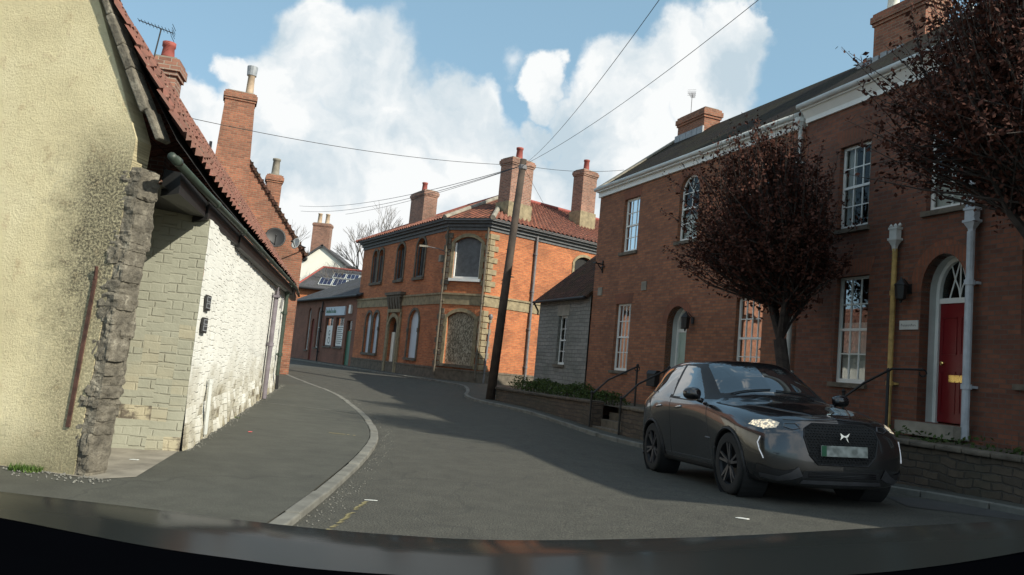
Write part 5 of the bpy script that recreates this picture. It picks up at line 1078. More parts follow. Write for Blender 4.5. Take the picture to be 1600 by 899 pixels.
# ---------------------------------------------------------------- copper leaved trees
def copper_tree(loc, crown_c, rad, h, seed, label, lean=0.0):
    rn = random.Random(seed); t = thing('copper_tree', label, 'tree', loc, 'copper leaved trees in front of the brick row'); base = Vector(loc); cc = Vector(crown_c); mb = MB()
    fork = base.lerp(cc, .30); fork.z = cc.z - h * .52
    mb.tube([base, base.lerp(fork, .5) + Vector((.05, 0, 0)), fork], [.15, .125, .12], 9)
    ends = []
    for k in range(9):
        a = 2 * math.pi * k / 9 + rn.uniform(-.3, .3); rr = rad * rn.uniform(.25, .62); p1 = fork + Vector((math.cos(a) * rr * .5, math.sin(a) * rr * .5, h * .18)); p2 = fork + Vector((math.cos(a) * rr, math.sin(a) * rr, h * rn.uniform(.35, .5))); mb.tube([fork, p1, p2], [.07, .05, .03], 6); ends += [p1, p2, p1.lerp(p2, .5)]
    tips = []
    for k in range(680):
        # twig from inside the crown, pointing outward and up
        s = rn.choice(ends); a = rn.uniform(0, 2 * math.pi); el = rn.uniform(-.35, 1.45); d = Vector((math.cos(a) * math.cos(el), math.sin(a) * math.cos(el), math.sin(el)))
        lump = 1 + .17 * math.sin(3 * a + seed) * math.cos(2.3 * el + seed) + .10 * math.sin(7 * a + 3 * el); q_ = Vector((d.x * rad, d.y * rad, d.z * h * (.60 if d.z > 0 else .50))) * lump * (rn.uniform(.75, 1.10) if rn.random() < .8 else rn.uniform(1.05, 1.30)); e_ = cc + q_; m_ = s.lerp(e_, .5) + Vector((d.x * .12, d.y * .12, -.10 * h * .5)); m_ = s.lerp(e_, .55) + Vector((d.x, d.y, 0)) * .15
        e_ = e_ + Vector((0, 0, rn.uniform(.0, .25))); mb.tube([s, m_, e_], [.016, .010, .003], 4, cap=False); tips.append((s, m_, e_))
    shoots = []
    for k in range(46):
        a = rn.uniform(0, 6.28); q_ = rn.uniform(0, .85); b0 = cc + Vector((math.cos(a) * rad * q_, math.sin(a) * rad * q_, h * .5 * math.sqrt(max(.05, 1 - q_ * q_)) - .25)); e_ = b0 + Vector((math.cos(a) * .22 * q_, math.sin(a) * .22 * q_, rn.uniform(.45, .85))); mb.tube([b0, b0.lerp(e_, .5), e_], [.008, .006, .003], 4, cap=False); shoots.append((b0, e_))
    mb.build('trunk', M['bark'], t)
    lf = MB(); pts = []
    for (s, e_) in shoots:
        for j in range(34): u = rn.random(); pts.append(s.lerp(e_, u) + Vector((rn.gauss(0, .028), rn.gauss(0, .028), rn.gauss(0, .03))))
    for (s, m_, e_) in tips:
        n_ = 62
        for j in range(n_):
            u = rn.random() ** .75; p = (s.lerp(m_, u * 2) if u < .5 else m_.lerp(e_, u * 2 - 1)); sp_r = .10 * (1 - u) + .035; pts.append(p + Vector((rn.gauss(0, sp_r), rn.gauss(0, sp_r), rn.gauss(0, sp_r))))
    leafcloud(lf, pts, rn, .068); lf.build('crown', M['leaf_copper'], t, fixn=False); return t
copper_tree((5.35, 14.5, .45), (4.62, 14.5, 3.92), 1.36, 3.3, 21, 'dark copper leaved tree directly behind the car with its trunk above the car roof')
copper_tree((6.75, 9.3, .6), (6.15, 9.5, 4.85), 1.42, 3.3, 22, 'dark copper leaved tree at the right edge above the red door')
# ---------------------------------------------------------------- bare trees far behind
def bare_tree(loc, h, seed, label, spread=.55):
    rn = random.Random(seed); t = thing('bare_tree', label, 'tree', loc, 'bare winter trees on the skyline'); mb = MB(); tw = MB()
    def grow(p, d, L_, r_, lev):
        q_ = p + d * L_; m_ = p.lerp(q_, .5) + Vector((rn.uniform(-1, 1), rn.uniform(-1, 1), 0)) * L_ * .06; (mb if lev < 2 else tw).tube([p, m_, q_], [r_, r_ * .85, r_ * .65], 5 if lev < 3 else 3, cap=False)
        if lev >= 6: return
        for k in range(3 if lev else 4):
            a = rn.uniform(0, 6.28); s = spread * rn.uniform(.6, 1.2); nd_ = (d + Vector((math.cos(a) * s, math.sin(a) * s, rn.uniform(-.1, .25)))).normalized(); grow(q_ if k else m_.lerp(q_, .6), nd_, L_ * rn.uniform(.62, .82), r_ * .58, lev + 1)
    grow(Vector(loc), Vector((0, 0, 1)), h * .27, h * .022, 0); mb.build('trunk', M['bark_pale'], t); tw.build('branches', M['bark_pale'], t)
for (px_, py_, Y, sd_, lab) in ((466, 322, 92, 3, 'bare tree behind the brick gable and the white gable'), (604, 308, 70, 5, 'bare tree beyond the left end of the corner building roof'), (745, 283, 62, 8, 'bare tree top showing over the corner building ridge left of its big chimney'), (575, 380, 66, 14, 'small bare tree low on the skyline left of the corner building')):
    q_ = at(px_, py_, Y); bare_tree((q_.x, Y, 0), q_.z, sd_, lab)
q_ = at(1385, 40, 34); bare_tree((q_.x, 34, 0), q_.z * .93, 10, 'bare tree top just showing above the near brick roof')
# ---------------------------------------------------------------- pole and cables
pole = thing('telegraph_pole', 'dark timber telegraph pole leaning slightly beside the low stone wall', 'pole', (-.38, 25, 0)); pt_ = Vector((-.01, 25, 8.06)); mb = MB(); mb.tube([(-.38, 25, -.2), (-.2, 25, 4), pt_], [.155, .135, .11], 14); mb.build('post', M['creosote'], pole, smooth=True)
mb = MB()
for k in range(6): mb.tube([(-.38 + .046 * (2.6 + k * .8) - .16 * (1 if k % 2 else -1), 25, 2.6 + k * .8), (-.38 + .046 * (2.6 + k * .8), 24.96, 2.6 + k * .8)], .012, 4)
mb.lathe([(.13, 0), (.14, .03), (.14, .12), (.12, .15)], pt_ + Vector((0, 0, -.35)), n=12); mb.build('fittings', M['grey_pipe'], pole)
def cable(a, b, sag, label, r_=.012):
    a = Vector(a); b = Vector(b); mb = MB(); r_ *= .62; pts = [a.lerp(b, k / 24) - Vector((0, 0, sag * 4 * (k / 24) * (1 - k / 24))) for k in range(25)]; mb.tube(pts, r_, 5); tag(mb.build('overhead_cable', M['black_plastic']), label, 'cable', 'cables from the telegraph pole')
tp = pt_ + Vector((0, 0, -.2))
cable(tp, at(1040, -14, 9.0), .25, 'upper of the two cables rising to the top right from the pole', .008); cable(tp, at(1195, -8, 12.2), .22, 'lower of the two cables rising towards the chimney at top right', .010)
cable(tp, at(285, 182, 16), .22, 'long cable running left across the sky to the cottage roof', .012)
cable(tp, at(468, 322, 58), .5, 'upper of the pair of cables dropping left over the corner building', .018); cable(tp, at(470, 330, 58), .55, 'second of the pair of cables dropping left over the corner building', .018); cable(tp, at(540, 335, 44), .2, 'lowest cable dropping left behind the left chimney', .014)
cable(tp, at(975, 266, 26), .12, 'short cable running right from the pole towards the brick house eaves', .012); cable(tp, FRf(3.9, .2, 7.6), .05, 'short cable from the pole down to the corner building roof', .010)
# ---------------------------------------------------------------- oncoming car
CY = 0.147; ca, sa = math.cos(CY), math.sin(CY)
axX = Vector((-ca, -sa, -.035)).normalized(); axY = Vector((sa, -ca, .045)); axY = (axY - axX * axY.dot(axX)).normalized(); axZ = axX.cross(axY)
CP = Vector((3.50, 8.93, .064)); CM = Matrix.Translation(CP) @ Matrix((axX, axY, axZ)).transposed().to_4x4()
car = thing('car', 'dark grey compact crossover car driving towards the camera with headlights on', 'car', CP); car.rotation_euler = CM.to_euler()
def cb(mb, name, mat, parent=None, smooth=False, fixn=True, bevel=0):
    mb.v = [tuple(CM @ Vector(v)) for v in mb.v]; return mb.build(name, mat, parent or car, smooth=smooth, fixn=fixn, bevel=bevel)
m, t_, p_ = newmat('dark grey metallic paint'); p_.inputs['Base Color'].default_value = (.070, .071, .074, 1); p_.inputs['Metallic'].default_value = .8; p_.inputs['Roughness'].default_value = .20; p_.inputs['Coat Weight'].default_value = 1; p_.inputs['Coat Roughness'].default_value = .04; PAINT = m
m, t_, p_ = newmat('gloss black paint'); p_.inputs['Base Color'].default_value = (.008, .008, .01, 1); p_.inputs['Roughness'].default_value = .15; p_.inputs['Coat Weight'].default_value = 1; BLACKP = m
m, t_, p_ = newmat('dark car glass'); p_.inputs['Base Color'].default_value = (.012, .017, .020, 1); p_.inputs['Roughness'].default_value = .03; p_.inputs['Specular IOR Level'].default_value = 1.0; p_.inputs['IOR'].default_value = 1.65; p_.inputs['Coat Weight'].default_value = 1.0; p_.inputs['Coat Roughness'].default_value = .02; CGL = m
m, t_, p_ = newmat('lit headlamp'); p_.inputs['Base Color'].default_value = (.6, .55, .45, 1); p_.inputs['Emission Color'].default_value = (1.0, .80, .52, 1); p_.inputs['Emission Strength'].default_value = 1.0; p_.inputs['Roughness'].default_value = .1
v_ = objn(t_); vo_ = nd(t_, 'ShaderNodeTexVoronoi'); vo_.inputs['Scale'].default_value = 34; t_.links.new(v_, vo_.inputs['Vector']); t_.links.new(ramp(t_, vo_.outputs['Distance'], [(0.05, (1.3, 1.3, 1.3)), (.6, (.08, .08, .08))]), p_.inputs['Emission Strength']); LAMP = m
m, t_, p_ = newmat('white running light'); p_.inputs['Emission Color'].default_value = (.9, .93, 1, 1); p_.inputs['Emission Strength'].default_value = .15; DRL = m
M['rubber'] = plain('tyre rubber', (.018, .018, .018), .85, var=.2, scale=20); M['alloy_dark'] = plain('dark alloy', (.018, .018, .02), .45, .5); M['alloy'] = plain('machined alloy', (.16, .16, .17), .35, .8)
net = [
 [(0,.77,.19),(0,.80,.18),(0,.83,.22),(0,.85,.36),(0,.85,.54),(0,.83,.72),(0,.79,.82),(0,.76,.86),(0,.74,.885),(0,.72,.90),(0,.70,.91)],
 [(0,.70,.19),(.25,.76,.18),(.40,.80,.22),(.46,.825,.36),(.47,.825,.54),(.46,.80,.72),(.42,.75,.82),(.38,.72,.86),(.30,.70,.885),(.15,.69,.90),(0,.68,.915)],
 [(0,.56,.19),(.45,.62,.18),(.66,.68,.22),(.74,.70,.36),(.755,.70,.55),(.745,.66,.72),(.70,.61,.82),(.62,.58,.875),(.48,.57,.91),(.25,.57,.935),(0,.57,.945)],
 [(0,.35,.19),(.50,.38,.19),(.78,.40,.21),(.865,.42,.36),(.88,.42,.58),(.87,.38,.75),(.82,.34,.85),(.72,.31,.915),(.55,.30,.955),(.28,.30,.98),(0,.30,.99)],
 [(0,0,.20),(.55,0,.20),(.82,0,.22),(.885,0,.40),(.897,0,.62),(.890,0,.79),(.855,0,.90),(.76,0,.965),(.58,0,1.005),(.30,0,1.035),(0,0,1.045)],
 [(0,-.40,.20),(.55,-.40,.20),(.81,-.40,.22),(.865,-.40,.38),(.885,-.40,.60),(.888,-.40,.82),(.865,-.40,.94),(.80,-.40,1.00),(.60,-.42,1.05),(.31,-.45,1.085),(0,-.46,1.095)],
 [(0,-.70,.20),(.55,-.70,.20),(.80,-.70,.22),(.85,-.70,.36),(.872,-.70,.58),(.885,-.70,.85),(.868,-.70,.965),(.82,-.70,1.03),(.70,-.72,1.10),(.37,-.66,1.14),(0,-.64,1.15)],
 [(0,-1.0,.20),(.55,-1.0,.20),(.80,-1.0,.22),(.84,-1.0,.36),(.862,-1.0,.57),(.885,-1.0,.87),(.868,-1.0,.99),(.79,-1.02,1.12),(.665,-1.02,1.25),(.36,-.96,1.31),(0,-.93,1.325)],
 [(0,-1.35,.20),(.55,-1.35,.20),(.80,-1.35,.22),(.84,-1.35,.36),(.862,-1.35,.57),(.886,-1.35,.89),(.868,-1.35,1.01),(.76,-1.38,1.23),(.615,-1.38,1.415),(.34,-1.33,1.475),(0,-1.30,1.485)],
 [(0,-1.85,.20),(.55,-1.85,.20),(.80,-1.85,.22),(.845,-1.85,.36),(.865,-1.85,.57),(.888,-1.85,.90),(.868,-1.85,1.03),(.755,-1.85,1.25),(.605,-1.85,1.465),(.33,-1.85,1.525),(0,-1.85,1.534)],
 [(0,-2.30,.20),(.55,-2.30,.20),(.81,-2.30,.22),(.86,-2.30,.38),(.880,-2.30,.60),(.892,-2.30,.90),(.868,-2.30,1.05),(.75,-2.32,1.26),(.60,-2.35,1.45),(.33,-2.35,1.515),(0,-2.35,1.525)],
 [(0,-2.65,.22),(.55,-2.65,.22),(.82,-2.65,.24),(.885,-2.65,.42),(.897,-2.65,.64),(.893,-2.65,.91),(.860,-2.68,1.06),(.74,-2.72,1.22),(.585,-2.76,1.385),(.33,-2.82,1.455),(0,-2.84,1.468)],
 [(0,-3.02,.26),(.50,-3.02,.26),(.78,-3.02,.28),(.855,-3.02,.44),(.868,-3.02,.66),(.860,-3.02,.90),(.82,-3.02,1.02),(.69,-3.00,1.12),(.53,-2.98,1.22),(.30,-3.00,1.28),(0,-3.02,1.30)],
 [(0,-3.18,.28),(.40,-3.20,.28),(.62,-3.21,.30),(.70,-3.23,.46),(.71,-3.24,.66),(.69,-3.22,.88),(.62,-3.18,.98),(.52,-3.15,1.05),(.40,-3.12,1.10),(.22,-3.14,1.14),(0,-3.15,1.15)],
 [(0,-3.22,.28),(0,-3.25,.28),(0,-3.27,.30),(0,-3.29,.46),(0,-3.29,.66),(0,-3.27,.88),(0,-3.22,.98),(0,-3.20,1.03),(0,-3.18,1.08),(0,-3.17,1.12),(0,-3.16,1.14)],
]
G = np.array(net, float)
zz_ = G[..., 2]; tt_ = np.clip((zz_ - 1.0) / .45, 0, 1); G[..., 2] = zz_ + .085 * tt_ * tt_ * (3 - 2 * tt_)
def cr(G, sub, axis):
    G = np.moveaxis(G, axis, 0); n = len(G); out = []
    for i in range(n - 1):
        a = G[max(i - 1, 0)]; b = G[i]; c_ = G[i + 1]; d = G[min(i + 2, n - 1)]
        k = sub[i] if isinstance(sub, list) else sub
        for j in range(k):
            t = j / k; out.append(0.5 * ((2 * b) + (-a + c_) * t * .9 + (2 * a * .9 - (5 - .4) * b + (4 - .1) * c_ * 1.0 - d * .9 + (0) * b) * t * t * 0 + 0) if False else (lambda m0, m1: (2*t**3-3*t**2+1)*b + (t**3-2*t**2+t)*m0 + (-2*t**3+3*t**2)*c_ + (t**3-t**2)*m1)((c_ - a) * .42, (d - b) * .42))
    out.append(G[-1]); return np.moveaxis(np.array(out), 0, axis)
G = cr(G, [26, 24, 22, 24, 26, 20, 20, 24, 34, 32, 26, 24, 18, 18], 0); G = cr(G, [3, 4, 8, 12, 16, 14, 16, 18, 18, 14], 1)
nr_, nc_ = G.shape[:2]
full = np.concatenate([G, (G[:, ::-1] * np.array([-1, 1, 1]))[:, 1:-1]], 1); fc = full.shape[1]
# normals by finite difference
du = np.gradient(full, axis=0); dvv = (np.roll(full, -1, 1) - np.roll(full, 1, 1)); NRM = np.cross(dvv, du); NRM /= np.maximum(np.linalg.norm(NRM, axis=2, keepdims=True), 1e-9)
cen = (full[:-1] + full[1:] + np.roll(full, -1, 1)[:-1] + np.roll(full, -1, 1)[1:]) / 4; nrm = NRM[:-1] + NRM[1:]; nrm /= np.maximum(np.linalg.norm(nrm, axis=2, keepdims=True), 1e-9)
if (nrm[..., 2] * (cen[..., 2] > 1.3)).sum() < 0: nrm = -nrm
X, Yc, Z = cen[..., 0], cen[..., 1], cen[..., 2]; AX = np.abs(X)
zt_ = np.linspace(0, 1.7, 400); tq_ = np.clip((zt_ - 1.0) / .45, 0, 1); Z = np.interp(Z, zt_ + .085 * tq_ * tq_ * (3 - 2 * tq_), zt_)
def inpoly(a, b, poly):
    ins = np.zeros(a.shape, bool); n = len(poly)
    for i in range(n):
        x0, y0 = poly[i]; x1, y1 = poly[(i + 1) % n]
        c_ = ((y0 > b) != (y1 > b)) & (a < (x1 - x0) * (b - y0) / ((y1 - y0) or 1e-9) + x0); ins ^= c_
    return ins
cls = np.zeros(X.shape, int); side = np.abs(nrm[..., 0]) > .45; front = (nrm[..., 1] > .12) & (Yc > .2)
P_roof = (Z > 1.425) & ~((Yc > -1.33)); 
cls[(Z > 1.43)] = 1
cls[(Z > 1.05) & (Yc > -1.95) & (Yc < -.60) & (AX > .5) & (Z < 1.445)] = 11
cls[side & (Z > 1.12) & (Yc > -2.9) & (Yc < -1.9) & (Z < 1.44)] = 11      # black pillars

cls[inpoly(AX, Yc, [(-.1, -.63), (.30, -.645), (.655, -.735), (.56, -1.335), (.30, -1.305), (-.1, -1.285)]) & (Z > 1.05)] = 2
cls[side & inpoly(Yc, Z, [(-.83, 1.055), (-1.0, 1.16), (-1.36, 1.375), (-1.60, 1.415), (-1.82, 1.425), (-1.82, 1.075), (-1.2, 1.045)])] = 3
cls[side & inpoly(Yc, Z, [(-1.91, 1.425), (-2.50, 1.395), (-2.80, 1.245), (-2.68, 1.135), (-2.36, 1.115), (-2.05, 1.27), (-1.91, 1.27)])] = 4
cls[side & (Z > 1.09) & inpoly(Yc, Z, [(-1.84, 1.03), (-2.40, 1.03), (-2.40, 1.115), (-2.05, 1.27), (-1.93, 1.30)])] = 0
cls[inpoly(AX, Yc, [(-.1, -2.9), (.48, -2.85), (.45, -3.06), (-.1, -3.08)]) & (Z > 1.2)] = 5
cls[(Z < .275) & (Yc < .5)] = 6
cls[(np.hypot(Yc - 0, Z - .345) < .415) & (AX > .6) & side] = 6; cls[(np.hypot(Yc + 2.558, Z - .345) < .415) & (AX > .6) & side] = 6
cls[front & inpoly(AX, Z, [(-.1, .845), (.30, .845), (.40, .79), (.42, .70), (.37, .52), (.28, .425), (-.1, .425)])] = 7
cls[front & inpoly(AX, Z, [(.605, .835), (.67, .865), (.79, .850), (.84, .80), (.76, .765), (.66, .785)])] = 8
cls[front & inpoly(AX, Z, [(.43, .815), (.46, .845), (.575, .842), (.60, .80), (.52, .765), (.46, .765)])] = 9
cls[front & inpoly(AX, Z, [(-.1, .365), (.40, .365), (.46, .275), (-.1, .275)])] = 6
hole = ((np.hypot(Yc - 0, Z - .345) < .375) | (np.hypot(Yc + 2.558, Z - .345) < .375)) & (AX > .58)
def fband(a, b, name, mat, off=.006, n=8, both=True):
    for sg in ((1, -1) if both else (1,)):
        mb = MB(); A_ = dense(a, n); B_ = dense(b, n); vs = []
        for (p, q) in zip(A_, B_):
            for k in range(5): h = hit_front(sg * (p[0] + (q[0] - p[0]) * k / 4), p[1] + (q[1] - p[1]) * k / 4); vs.append(h + Vector((sg * off * .4 * (1 if abs(h.x) > .6 else 0), off, 0)))
        mb.add(vs, [(i * 5 + k, i * 5 + k + 1, i * 5 + k + 6, i * 5 + k + 5) for i in range(len(A_) - 1) for k in range(4)])
        cb(mb, name, mat, smooth=True)
names = {0: ('body', PAINT), 1: ('roof', BLACKP), 2: ('windscreen', CGL), 3: ('side_window', CGL), 4: ('side_window', CGL), 5: ('rear_window', CGL), 6: ('cladding', M['black_plastic']), 7: ('grille', M['dark_room']), 8: ('headlight', LAMP), 9: ('inner_lamp', CGL), 10: ('bumper_trim', M['alloy']), 11: ('pillar', M['black_plastic'])}
fi, fj = np.meshgrid(np.arange(nr_ - 1), np.arange(fc), indexing='ij'); allv = full.reshape(-1, 3)
body_o = None
for k in range(12):
    for sgn in ((1, -1) if k in (3, 4, 8, 9, 11) else (0,)):
        sel = (cls == k) & ~hole
        if sgn: sel &= (X * sgn > 0)
        if not sel.any(): continue
        ii, jj = fi[sel], fj[sel]; j2 = (jj + 1) % fc; q4 = np.stack([ii * fc + jj, ii * fc + j2, (ii + 1) * fc + j2, (ii + 1) * fc + jj], 1); used, inv = np.unique(q4, return_inverse=True); inv = inv.reshape(-1, 4)
        V_ = allv[used].copy()
        if k in (2, 3, 4, 5): V_ -= NRM.reshape(-1, 3)[used] * (1 if (nrm[..., 2] * 1).mean() else 1) * 0
        mb = MB(); mb.v = [tuple(v) for v in V_]; mb.f = [tuple(int(a) for a in f) for f in inv]
        o = cb(mb, names[k][0], names[k][1], smooth=True, fixn=False)
        me = o.data; bm = bmesh.new(); bm.from_mesh(me); bmesh.ops.recalc_face_normals(bm, faces=bm.faces); bm.to_mesh(me); bm.free()
        if k == 0: body_o = o
fq = [(int(a * fc + b), int(a * fc + (b + 1) % fc), int((a + 1) * fc + (b + 1) % fc), int((a + 1) * fc + b)) for a in range(nr_ - 1) for b in range(fc)]
bvh = BVHTree.FromPolygons([tuple(v) for v in allv], fq)
def hit_side(y, z, s=1):
    h = bvh.ray_cast(Vector((1.5 * s, y, z)), Vector((-s, 0, 0)))[0]; return h if h else Vector((.88 * s, y, z))
def hit_front(x, z):
    h = bvh.ray_cast(Vector((x, 2, z)), Vector((0, -1, 0)))[0]; return h if h else Vector((x, .8, z))
def hit_top(x, y):
    h = bvh.ray_cast(Vector((x, y, 3)), Vector((0, 0, -1)))[0]; return h if h else Vector((x, y, 1))
def dense(poly, n=10):
    out = []
    for i in range(len(poly) - 1):
        for k in range(n): out.append([poly[i][c_] + (poly[i + 1][c_] - poly[i][c_]) * k / n for c_ in range(2)])
    out.append(poly[-1]); return out
for s in (1, -1):
    mb = MB()
    for pl in ([(-.50, .38), (-.60, .75), (-.66, 1.0)], [(-1.87, .32), (-1.87, 1.04)], [(-2.22, .50), (-2.62, .86), (-2.70, 1.06)], [(-.52, .33), (-2.1, .33)]): mb.tube([hit_side(y, z, s) for y, z in dense(pl)], .0045, 4, cap=False)
    cb(mb, 'door_seam', M['black_plastic'])
    mb = MB(); mb.tube([hit_side(y, z, s) + Vector((s * .004, 0, 0)) for y, z in dense([(-.83, 1.045), (-1.2, 1.035), (-1.82, 1.062)])], .007, 5); cb(mb, 'window_trim', M['black_plastic'])
    for (y0) in (-1.62, -2.36):
        mb = MB(); mb.tube([hit_side(y0 + k * .035, .93 + .004 * k, s) + Vector((s * (.012 + .006 * math.sin(k)), 0, 0)) for k in range(6)], .014, 6); cb(mb, 'door_handle', M['chrome'], smooth=True)
    # mirror
    mb = MB(); c_ = Vector((s * 1.00, -.80, 1.115)); vs = []; fs = []; na, nb = 16, 10
    for i in range(nb + 1):
        for j in range(na):
            a = math.pi * i / nb; b = 2 * math.pi * j / na; d = Vector((math.cos(a), math.sin(a) * math.cos(b), math.sin(a) * math.sin(b))); sq = lambda v, e: math.copysign(abs(v) ** e, v); vs.append(c_ + Vector((sq(d.x, .8) * .115 * s, sq(d.y, .9) * (.085 if d.y > 0 else .035), sq(d.z, .8) * .078)))
    for i in range(nb):
        for j in range(na): fs.append((i * na + j, i * na + (j + 1) % na, (i + 1) * na + (j + 1) % na, (i + 1) * na + j))
    mb.add(vs, fs); mb.tube([(s * .86, -.80, 1.03), (s * .93, -.80, 1.05)], [.035, .03], 8); cb(mb, 'door_mirror', BLACKP, smooth=True)
    # daytime running light: slanted vertical line
    mb = MB(); mb.tube([hit_front(s * x, z) + Vector((s * .004, .008, 0)) for x, z in dense([(.800, .685), (.822, .62), (.815, .55), (.790, .46)], 4)], .006, 6); cb(mb, 'running_light', DRL)
    mb = MB(); mb.tube([hit_front(s * x, z) + Vector((0, .006, 0)) for x, z in dense([(.44, .79), (.47, .835), (.57, .832), (.59, .80), (.52, .772), (.44, .79)], 4)], .005, 5); cb(mb, 'lamp_outline', M['alloy'])
    # wheel arch inner, wheels
    for y0 in (0, -2.558):
        mb = MB(); mb.lathe([(.40, 0), (.40, .30), (.05, .30)], (s * .90 - s * .02, y0, .345), (-s, 0, 0), 32, closed=True); cb(mb, 'arch_liner', M['dark_room'])
        mb = MB(); n_ = 40
        ring = []
        for k in range(n_ + 1):
            a = R(-22) + k / n_ * R(224); ring.append((y0 + math.cos(a) * .388, .345 + math.sin(a) * .388))
        mb.tube([hit_side(y, max(z, .23), s) + Vector((s * .002, 0, 0)) for y, z in ring], .017, 6); cb(mb, 'arch_trim', M['black_plastic'])
        wx = s * .885; mb = MB(); mb.lathe([(.235, 0), (.30, .005), (.325, -.0), (.342, -.02), (.346, -.05), (.346, -.16), (.342, -.19), (.32, -.21), (.235, -.21)], (wx, y0, .345), (s, 0, 0), 40, closed=True); tw_ = cb(mb, 'wheel', M['rubber'], smooth=True)
        mb = MB(); mb.lathe([(.236, 0), (.242, -.004), (.228, -.012), (.222, -.05), (.21, -.12), (.06, -.12)], (wx, y0, .345), (s, 0, 0), 40, closed=True); mb.lathe([(.001, -.02), (.045, -.02), (.05, -.03), (.05, -.1)], (wx, y0, .345), (s, 0, 0), 16, closed=True); cb(mb, 'rim', M['alloy_dark'], tw_, smooth=True)
        mb = MB(); off_ = .3 if y0 == 0 else .9
        for k in range(5):
            for dlt in (-.17, .17):
                a = off_ + k * 2 * math.pi / 5; b = a + dlt
                p0_ = Vector((wx - s * .028, y0 + math.cos(a + dlt * .5) * .04, .345 + math.sin(a + dlt * .5) * .04)); p1_ = Vector((wx - s * .014, y0 + math.cos(b) * .228, .345 + math.sin(b) * .228)); dd_ = (p1_ - p0_).normalized(); sv = Vector((s, 0, 0)).cross(dd_).normalized() * .015; dx = Vector((s * .012, 0, 0))
                mb.hexa([p0_ - sv - dx, p1_ - sv * .8 - dx, p1_ + sv * .8 - dx, p0_ + sv - dx, p0_ - sv + dx, p1_ - sv * .8 + dx, p1_ + sv * .8 + dx, p0_ + sv + dx])
        cb(mb, 'spokes', M['alloy'], tw_)
# windscreen surround, wiper, bonnet seam, badge, grille lattice, plate
mb = MB()
for s in (1, -1): mb.tube([hit_top(s * x, y) + Vector((0, 0, .003)) for x, y in dense([(.80, -.50), (.76, -.1), (.68, .28), (.56, .50)], 6)], .0045, 4, cap=False)
mb.tube([hit_front(x, .868) + Vector((0, .0, 0)) for x in np.linspace(-.56, .56, 24)], .0045, 4, cap=False)
cb(mb, 'bonnet_seam', M['black_plastic'])
mb = MB()
for (x0, x1) in ((.55, .02), (-.05, -.58)): mb.tube([hit_top(x0 + (x1 - x0) * k / 8, -.665 - .015 * k / 8) + Vector((0, 0, .014)) for k in range(9)], .008, 5)
cb(mb, 'wiper', M['black_plastic'])
mb = MB()
for s in (1, -1): mb.tube([hit_top(s * x, y) + Vector((0, 0, .002)) for x, y in dense([(.62, -.08), (.46, .2), (.33, .45), (.22, .64)], 6)], .006, 5, cap=False)
cb(mb, 'bonnet_crease', PAINT)
G7 = [(.30, .845), (.40, .79), (.42, .70), (.37, .52), (.28, .425)]
gp = [(-x, z) for x, z in G7] [::-1] + G7; gp = G7 + [(-x, z) for x, z in reversed(G7)] + [G7[0]]
mb = MB(); mb.tube([hit_front(x, z) + Vector((0, .006, 0)) for x, z in dense(gp, 5)], .008, 5); cb(mb, 'grille_surround', M['black_plastic'])
mb = MB(); a1 = np.array([p for p in gp])
for r_ in range(15):
    for c_ in range(25):
        x = -.43 + c_ * .036 + (.018 if r_ % 2 else 0); z = .435 + r_ * .028
        if not inpoly(np.array([abs(x)]), np.array([z]), [(-.1, .835), (.29, .835), (.385, .785), (.405, .70), (.36, .53), (.27, .435), (-.1, .435)])[0]: continue
        h = hit_front(x, z); e_ = .012; mb.add([h + Vector((-e_, .004, 0)), h + Vector((0, .004, -e_)), h + Vector((e_, .004, 0)), h + Vector((0, .004, e_)), h + Vector((0, .018, .002))], [(0, 1, 4), (1, 2, 4), (2, 3, 4), (3, 0, 4)])
gl2 = cb(mb, 'grille_studs', M['black_plastic'])
mb = MB(); y_ = .875
mb_v0 = len(mb.v)
mb.prism([(.075, y_, .775), (.005, y_, .735), (.03, y_, .72), (.075, y_, .685), (.06, y_, .73)], (0, .012, 0)); mb.prism([(-.005, y_, .735), (-.03, y_, .75), (-.075, y_, .778), (-.05, y_, .735), (-.02, y_, .70), (-.055, y_, .655), (-.035, y_, .70), (-.012, y_, .72)], (0, .012, 0)); mb.prism([(.012, y_, .742), (-.012, y_, .742), (-.012, y_, .722), (.012, y_, .722)], (0, .012, 0)); mb.v = [(v[0] * .72, v[1], .715 + (v[2] - .72) * .8) for v in mb.v]; cb(mb, 'emblem', M['chrome'])
mb = MB(); h = hit_top(0, .60); mb.prism([h + Vector((.03, 0, .0)), h + Vector((0, .03, .003)), h + Vector((-.03, 0, 0)), h + Vector((0, -.03, .004))], (0, 0, .012)); cb(mb, 'bonnet_badge', M['chrome'])
m, t_, p_ = newmat('pale smeared plate'); v_ = objn(t_); t_.links.new(ramp(t_, noise(t_, v_, 14, 1), [(.35, (.18, .20, .18)), (.65, (.42, .45, .42))]), p_.inputs['Base Color']); p_.inputs['Roughness'].default_value = .6
mb = MB(); mb.hexa([(x, y, z) for z in (.515, .625) for (x, y) in ((.26, .865), (-.26, .865), (-.26, .88), (.26, .88))]); pl_ = cb(mb, 'number_plate', m)
mb = MB(); mb.hexa([(x, y, z) for z in (.517, .623) for (x, y) in ((.259, .879), (.205, .879), (.205, .883), (.259, .883))]); cb(mb, 'green_strip', plain('green plate strip', (.015, .11, .05), .5), pl_)
fband([(-.46, .222), (.46, .222)], [(-.43, .262), (.43, .262)], 'bumper_trim', M['alloy'], both=False, n=24)
fband([(.50, .375), (.62, .345), (.72, .36), (.83, .40)], [(.54, .33), (.64, .285), (.73, .29), (.82, .31)], 'lower_intake', M['black_plastic'], off=.008)
fband([(.49, .395), (.56, .335), (.66, .285), (.80, .305)], [(.44, .30), (.53, .262), (.66, .235), (.78, .262)], 'bumper_blade', M['alloy'], off=.011)
mb = MB()
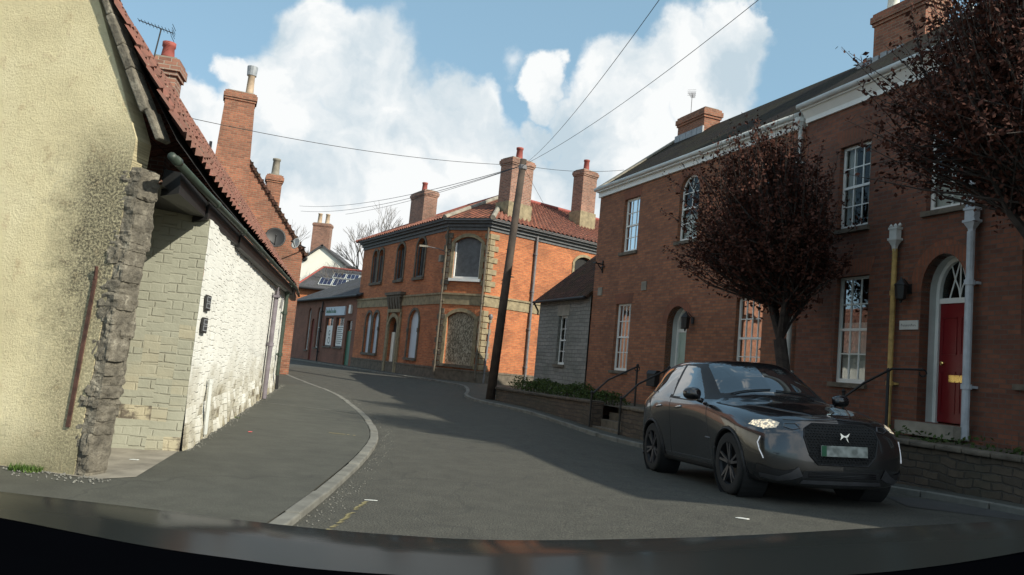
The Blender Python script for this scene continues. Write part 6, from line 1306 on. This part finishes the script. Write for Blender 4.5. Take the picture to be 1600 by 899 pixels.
for z in (.30, .32, .34): mb.tube([hit_front(x, z) + Vector((0, .006, 0)) for x in np.linspace(-.38, .38, 12)], .006, 4)
cb(mb, 'intake_slats', BLACKP)
mb = MB(); mb.tube([hit_side(-.66, .60) + Vector((.002, 0, 0)), hit_side(-.50, .595) + Vector((.002, 0, 0))], .007, 4); cb(mb, 'side_badge', M['alloy'])
# ---------------------------------------------------------------- the car the view is taken from: bonnet and dashboard top
own = thing('car', 'glossy dark bonnet and black dashboard of the nearest car along the bottom edge', 'car', (0, .8, .9))
m, t_, p_ = newmat('grey green bonnet paint'); p_.inputs['Base Color'].default_value = (.010, .012, .011, 1); p_.inputs['Roughness'].default_value = .7; p_.inputs['Specular IOR Level'].default_value = .05; p_.inputs['Coat Weight'].default_value = .33; p_.inputs['Coat Roughness'].default_value = .13
EDGE = [(-220, 745), (0, 771), (200, 794), (440, 823), (620, 839), (800, 847), (1100, 842), (1400, 826), (1600, 815), (1800, 800)]
nb_ = 40; rows = [(0, -.10, 0), (0, -.002, 0), (0, 0, 0), (.002, 0, 0), (.15, .0, 0), (.3, .0, 0), (.6, .0, 0), (.85, .0, 0)]
ep = catmull([(a, b) for a, b in EDGE], 5); vs = []
for (dy, dz, fy) in rows:
    for (ex, ey) in ep:
        p = at(ex, ey, 1.62); vs.append((p.x * (1 - dy * .04), 1.62 - dy + fy, p.z + dz))
W_ = len(ep); mb = MB(); mb.add(vs, [(j * W_ + i, j * W_ + i + 1, (j + 1) * W_ + i + 1, (j + 1) * W_ + i) for j in range(len(rows) - 1) for i in range(W_ - 1)]); bo = mb.build('bonnet', m, own, smooth=True); sm_ = bo.modifiers.new('s', 'SOLIDIFY'); sm_.thickness = -.004
dashm = plain('dashboard plastic', (.0012, .0014, .002), 1.0, var=.1); dashm.node_tree.nodes['Principled BSDF'].inputs['Specular IOR Level'].default_value = 0
DL = [(-200, 775), (0, 812), (200, 851), (350, 873), (520, 893), (800, 908), (1100, 910), (1350, 899), (1480, 886), (1600, 867), (1800, 830)]
ep = catmull(DL, 5); vs = []
for (y_, dz) in ((.80, -.16), (.79, -.03), (.775, -.006), (.75, 0), (.60, .0), (.35, -.02), (.33, -.3)):
    for (ex, ey) in ep:
        p = at(ex, ey, .75); vs.append((p.x, y_, p.z + dz))
W_ = len(ep); mb = MB(); mb.add(vs, [(j * W_ + i, j * W_ + i + 1, (j + 1) * W_ + i + 1, (j + 1) * W_ + i) for j in range(6) for i in range(W_ - 1)]); mb.build('dashboard', dashm, own, smooth=True)
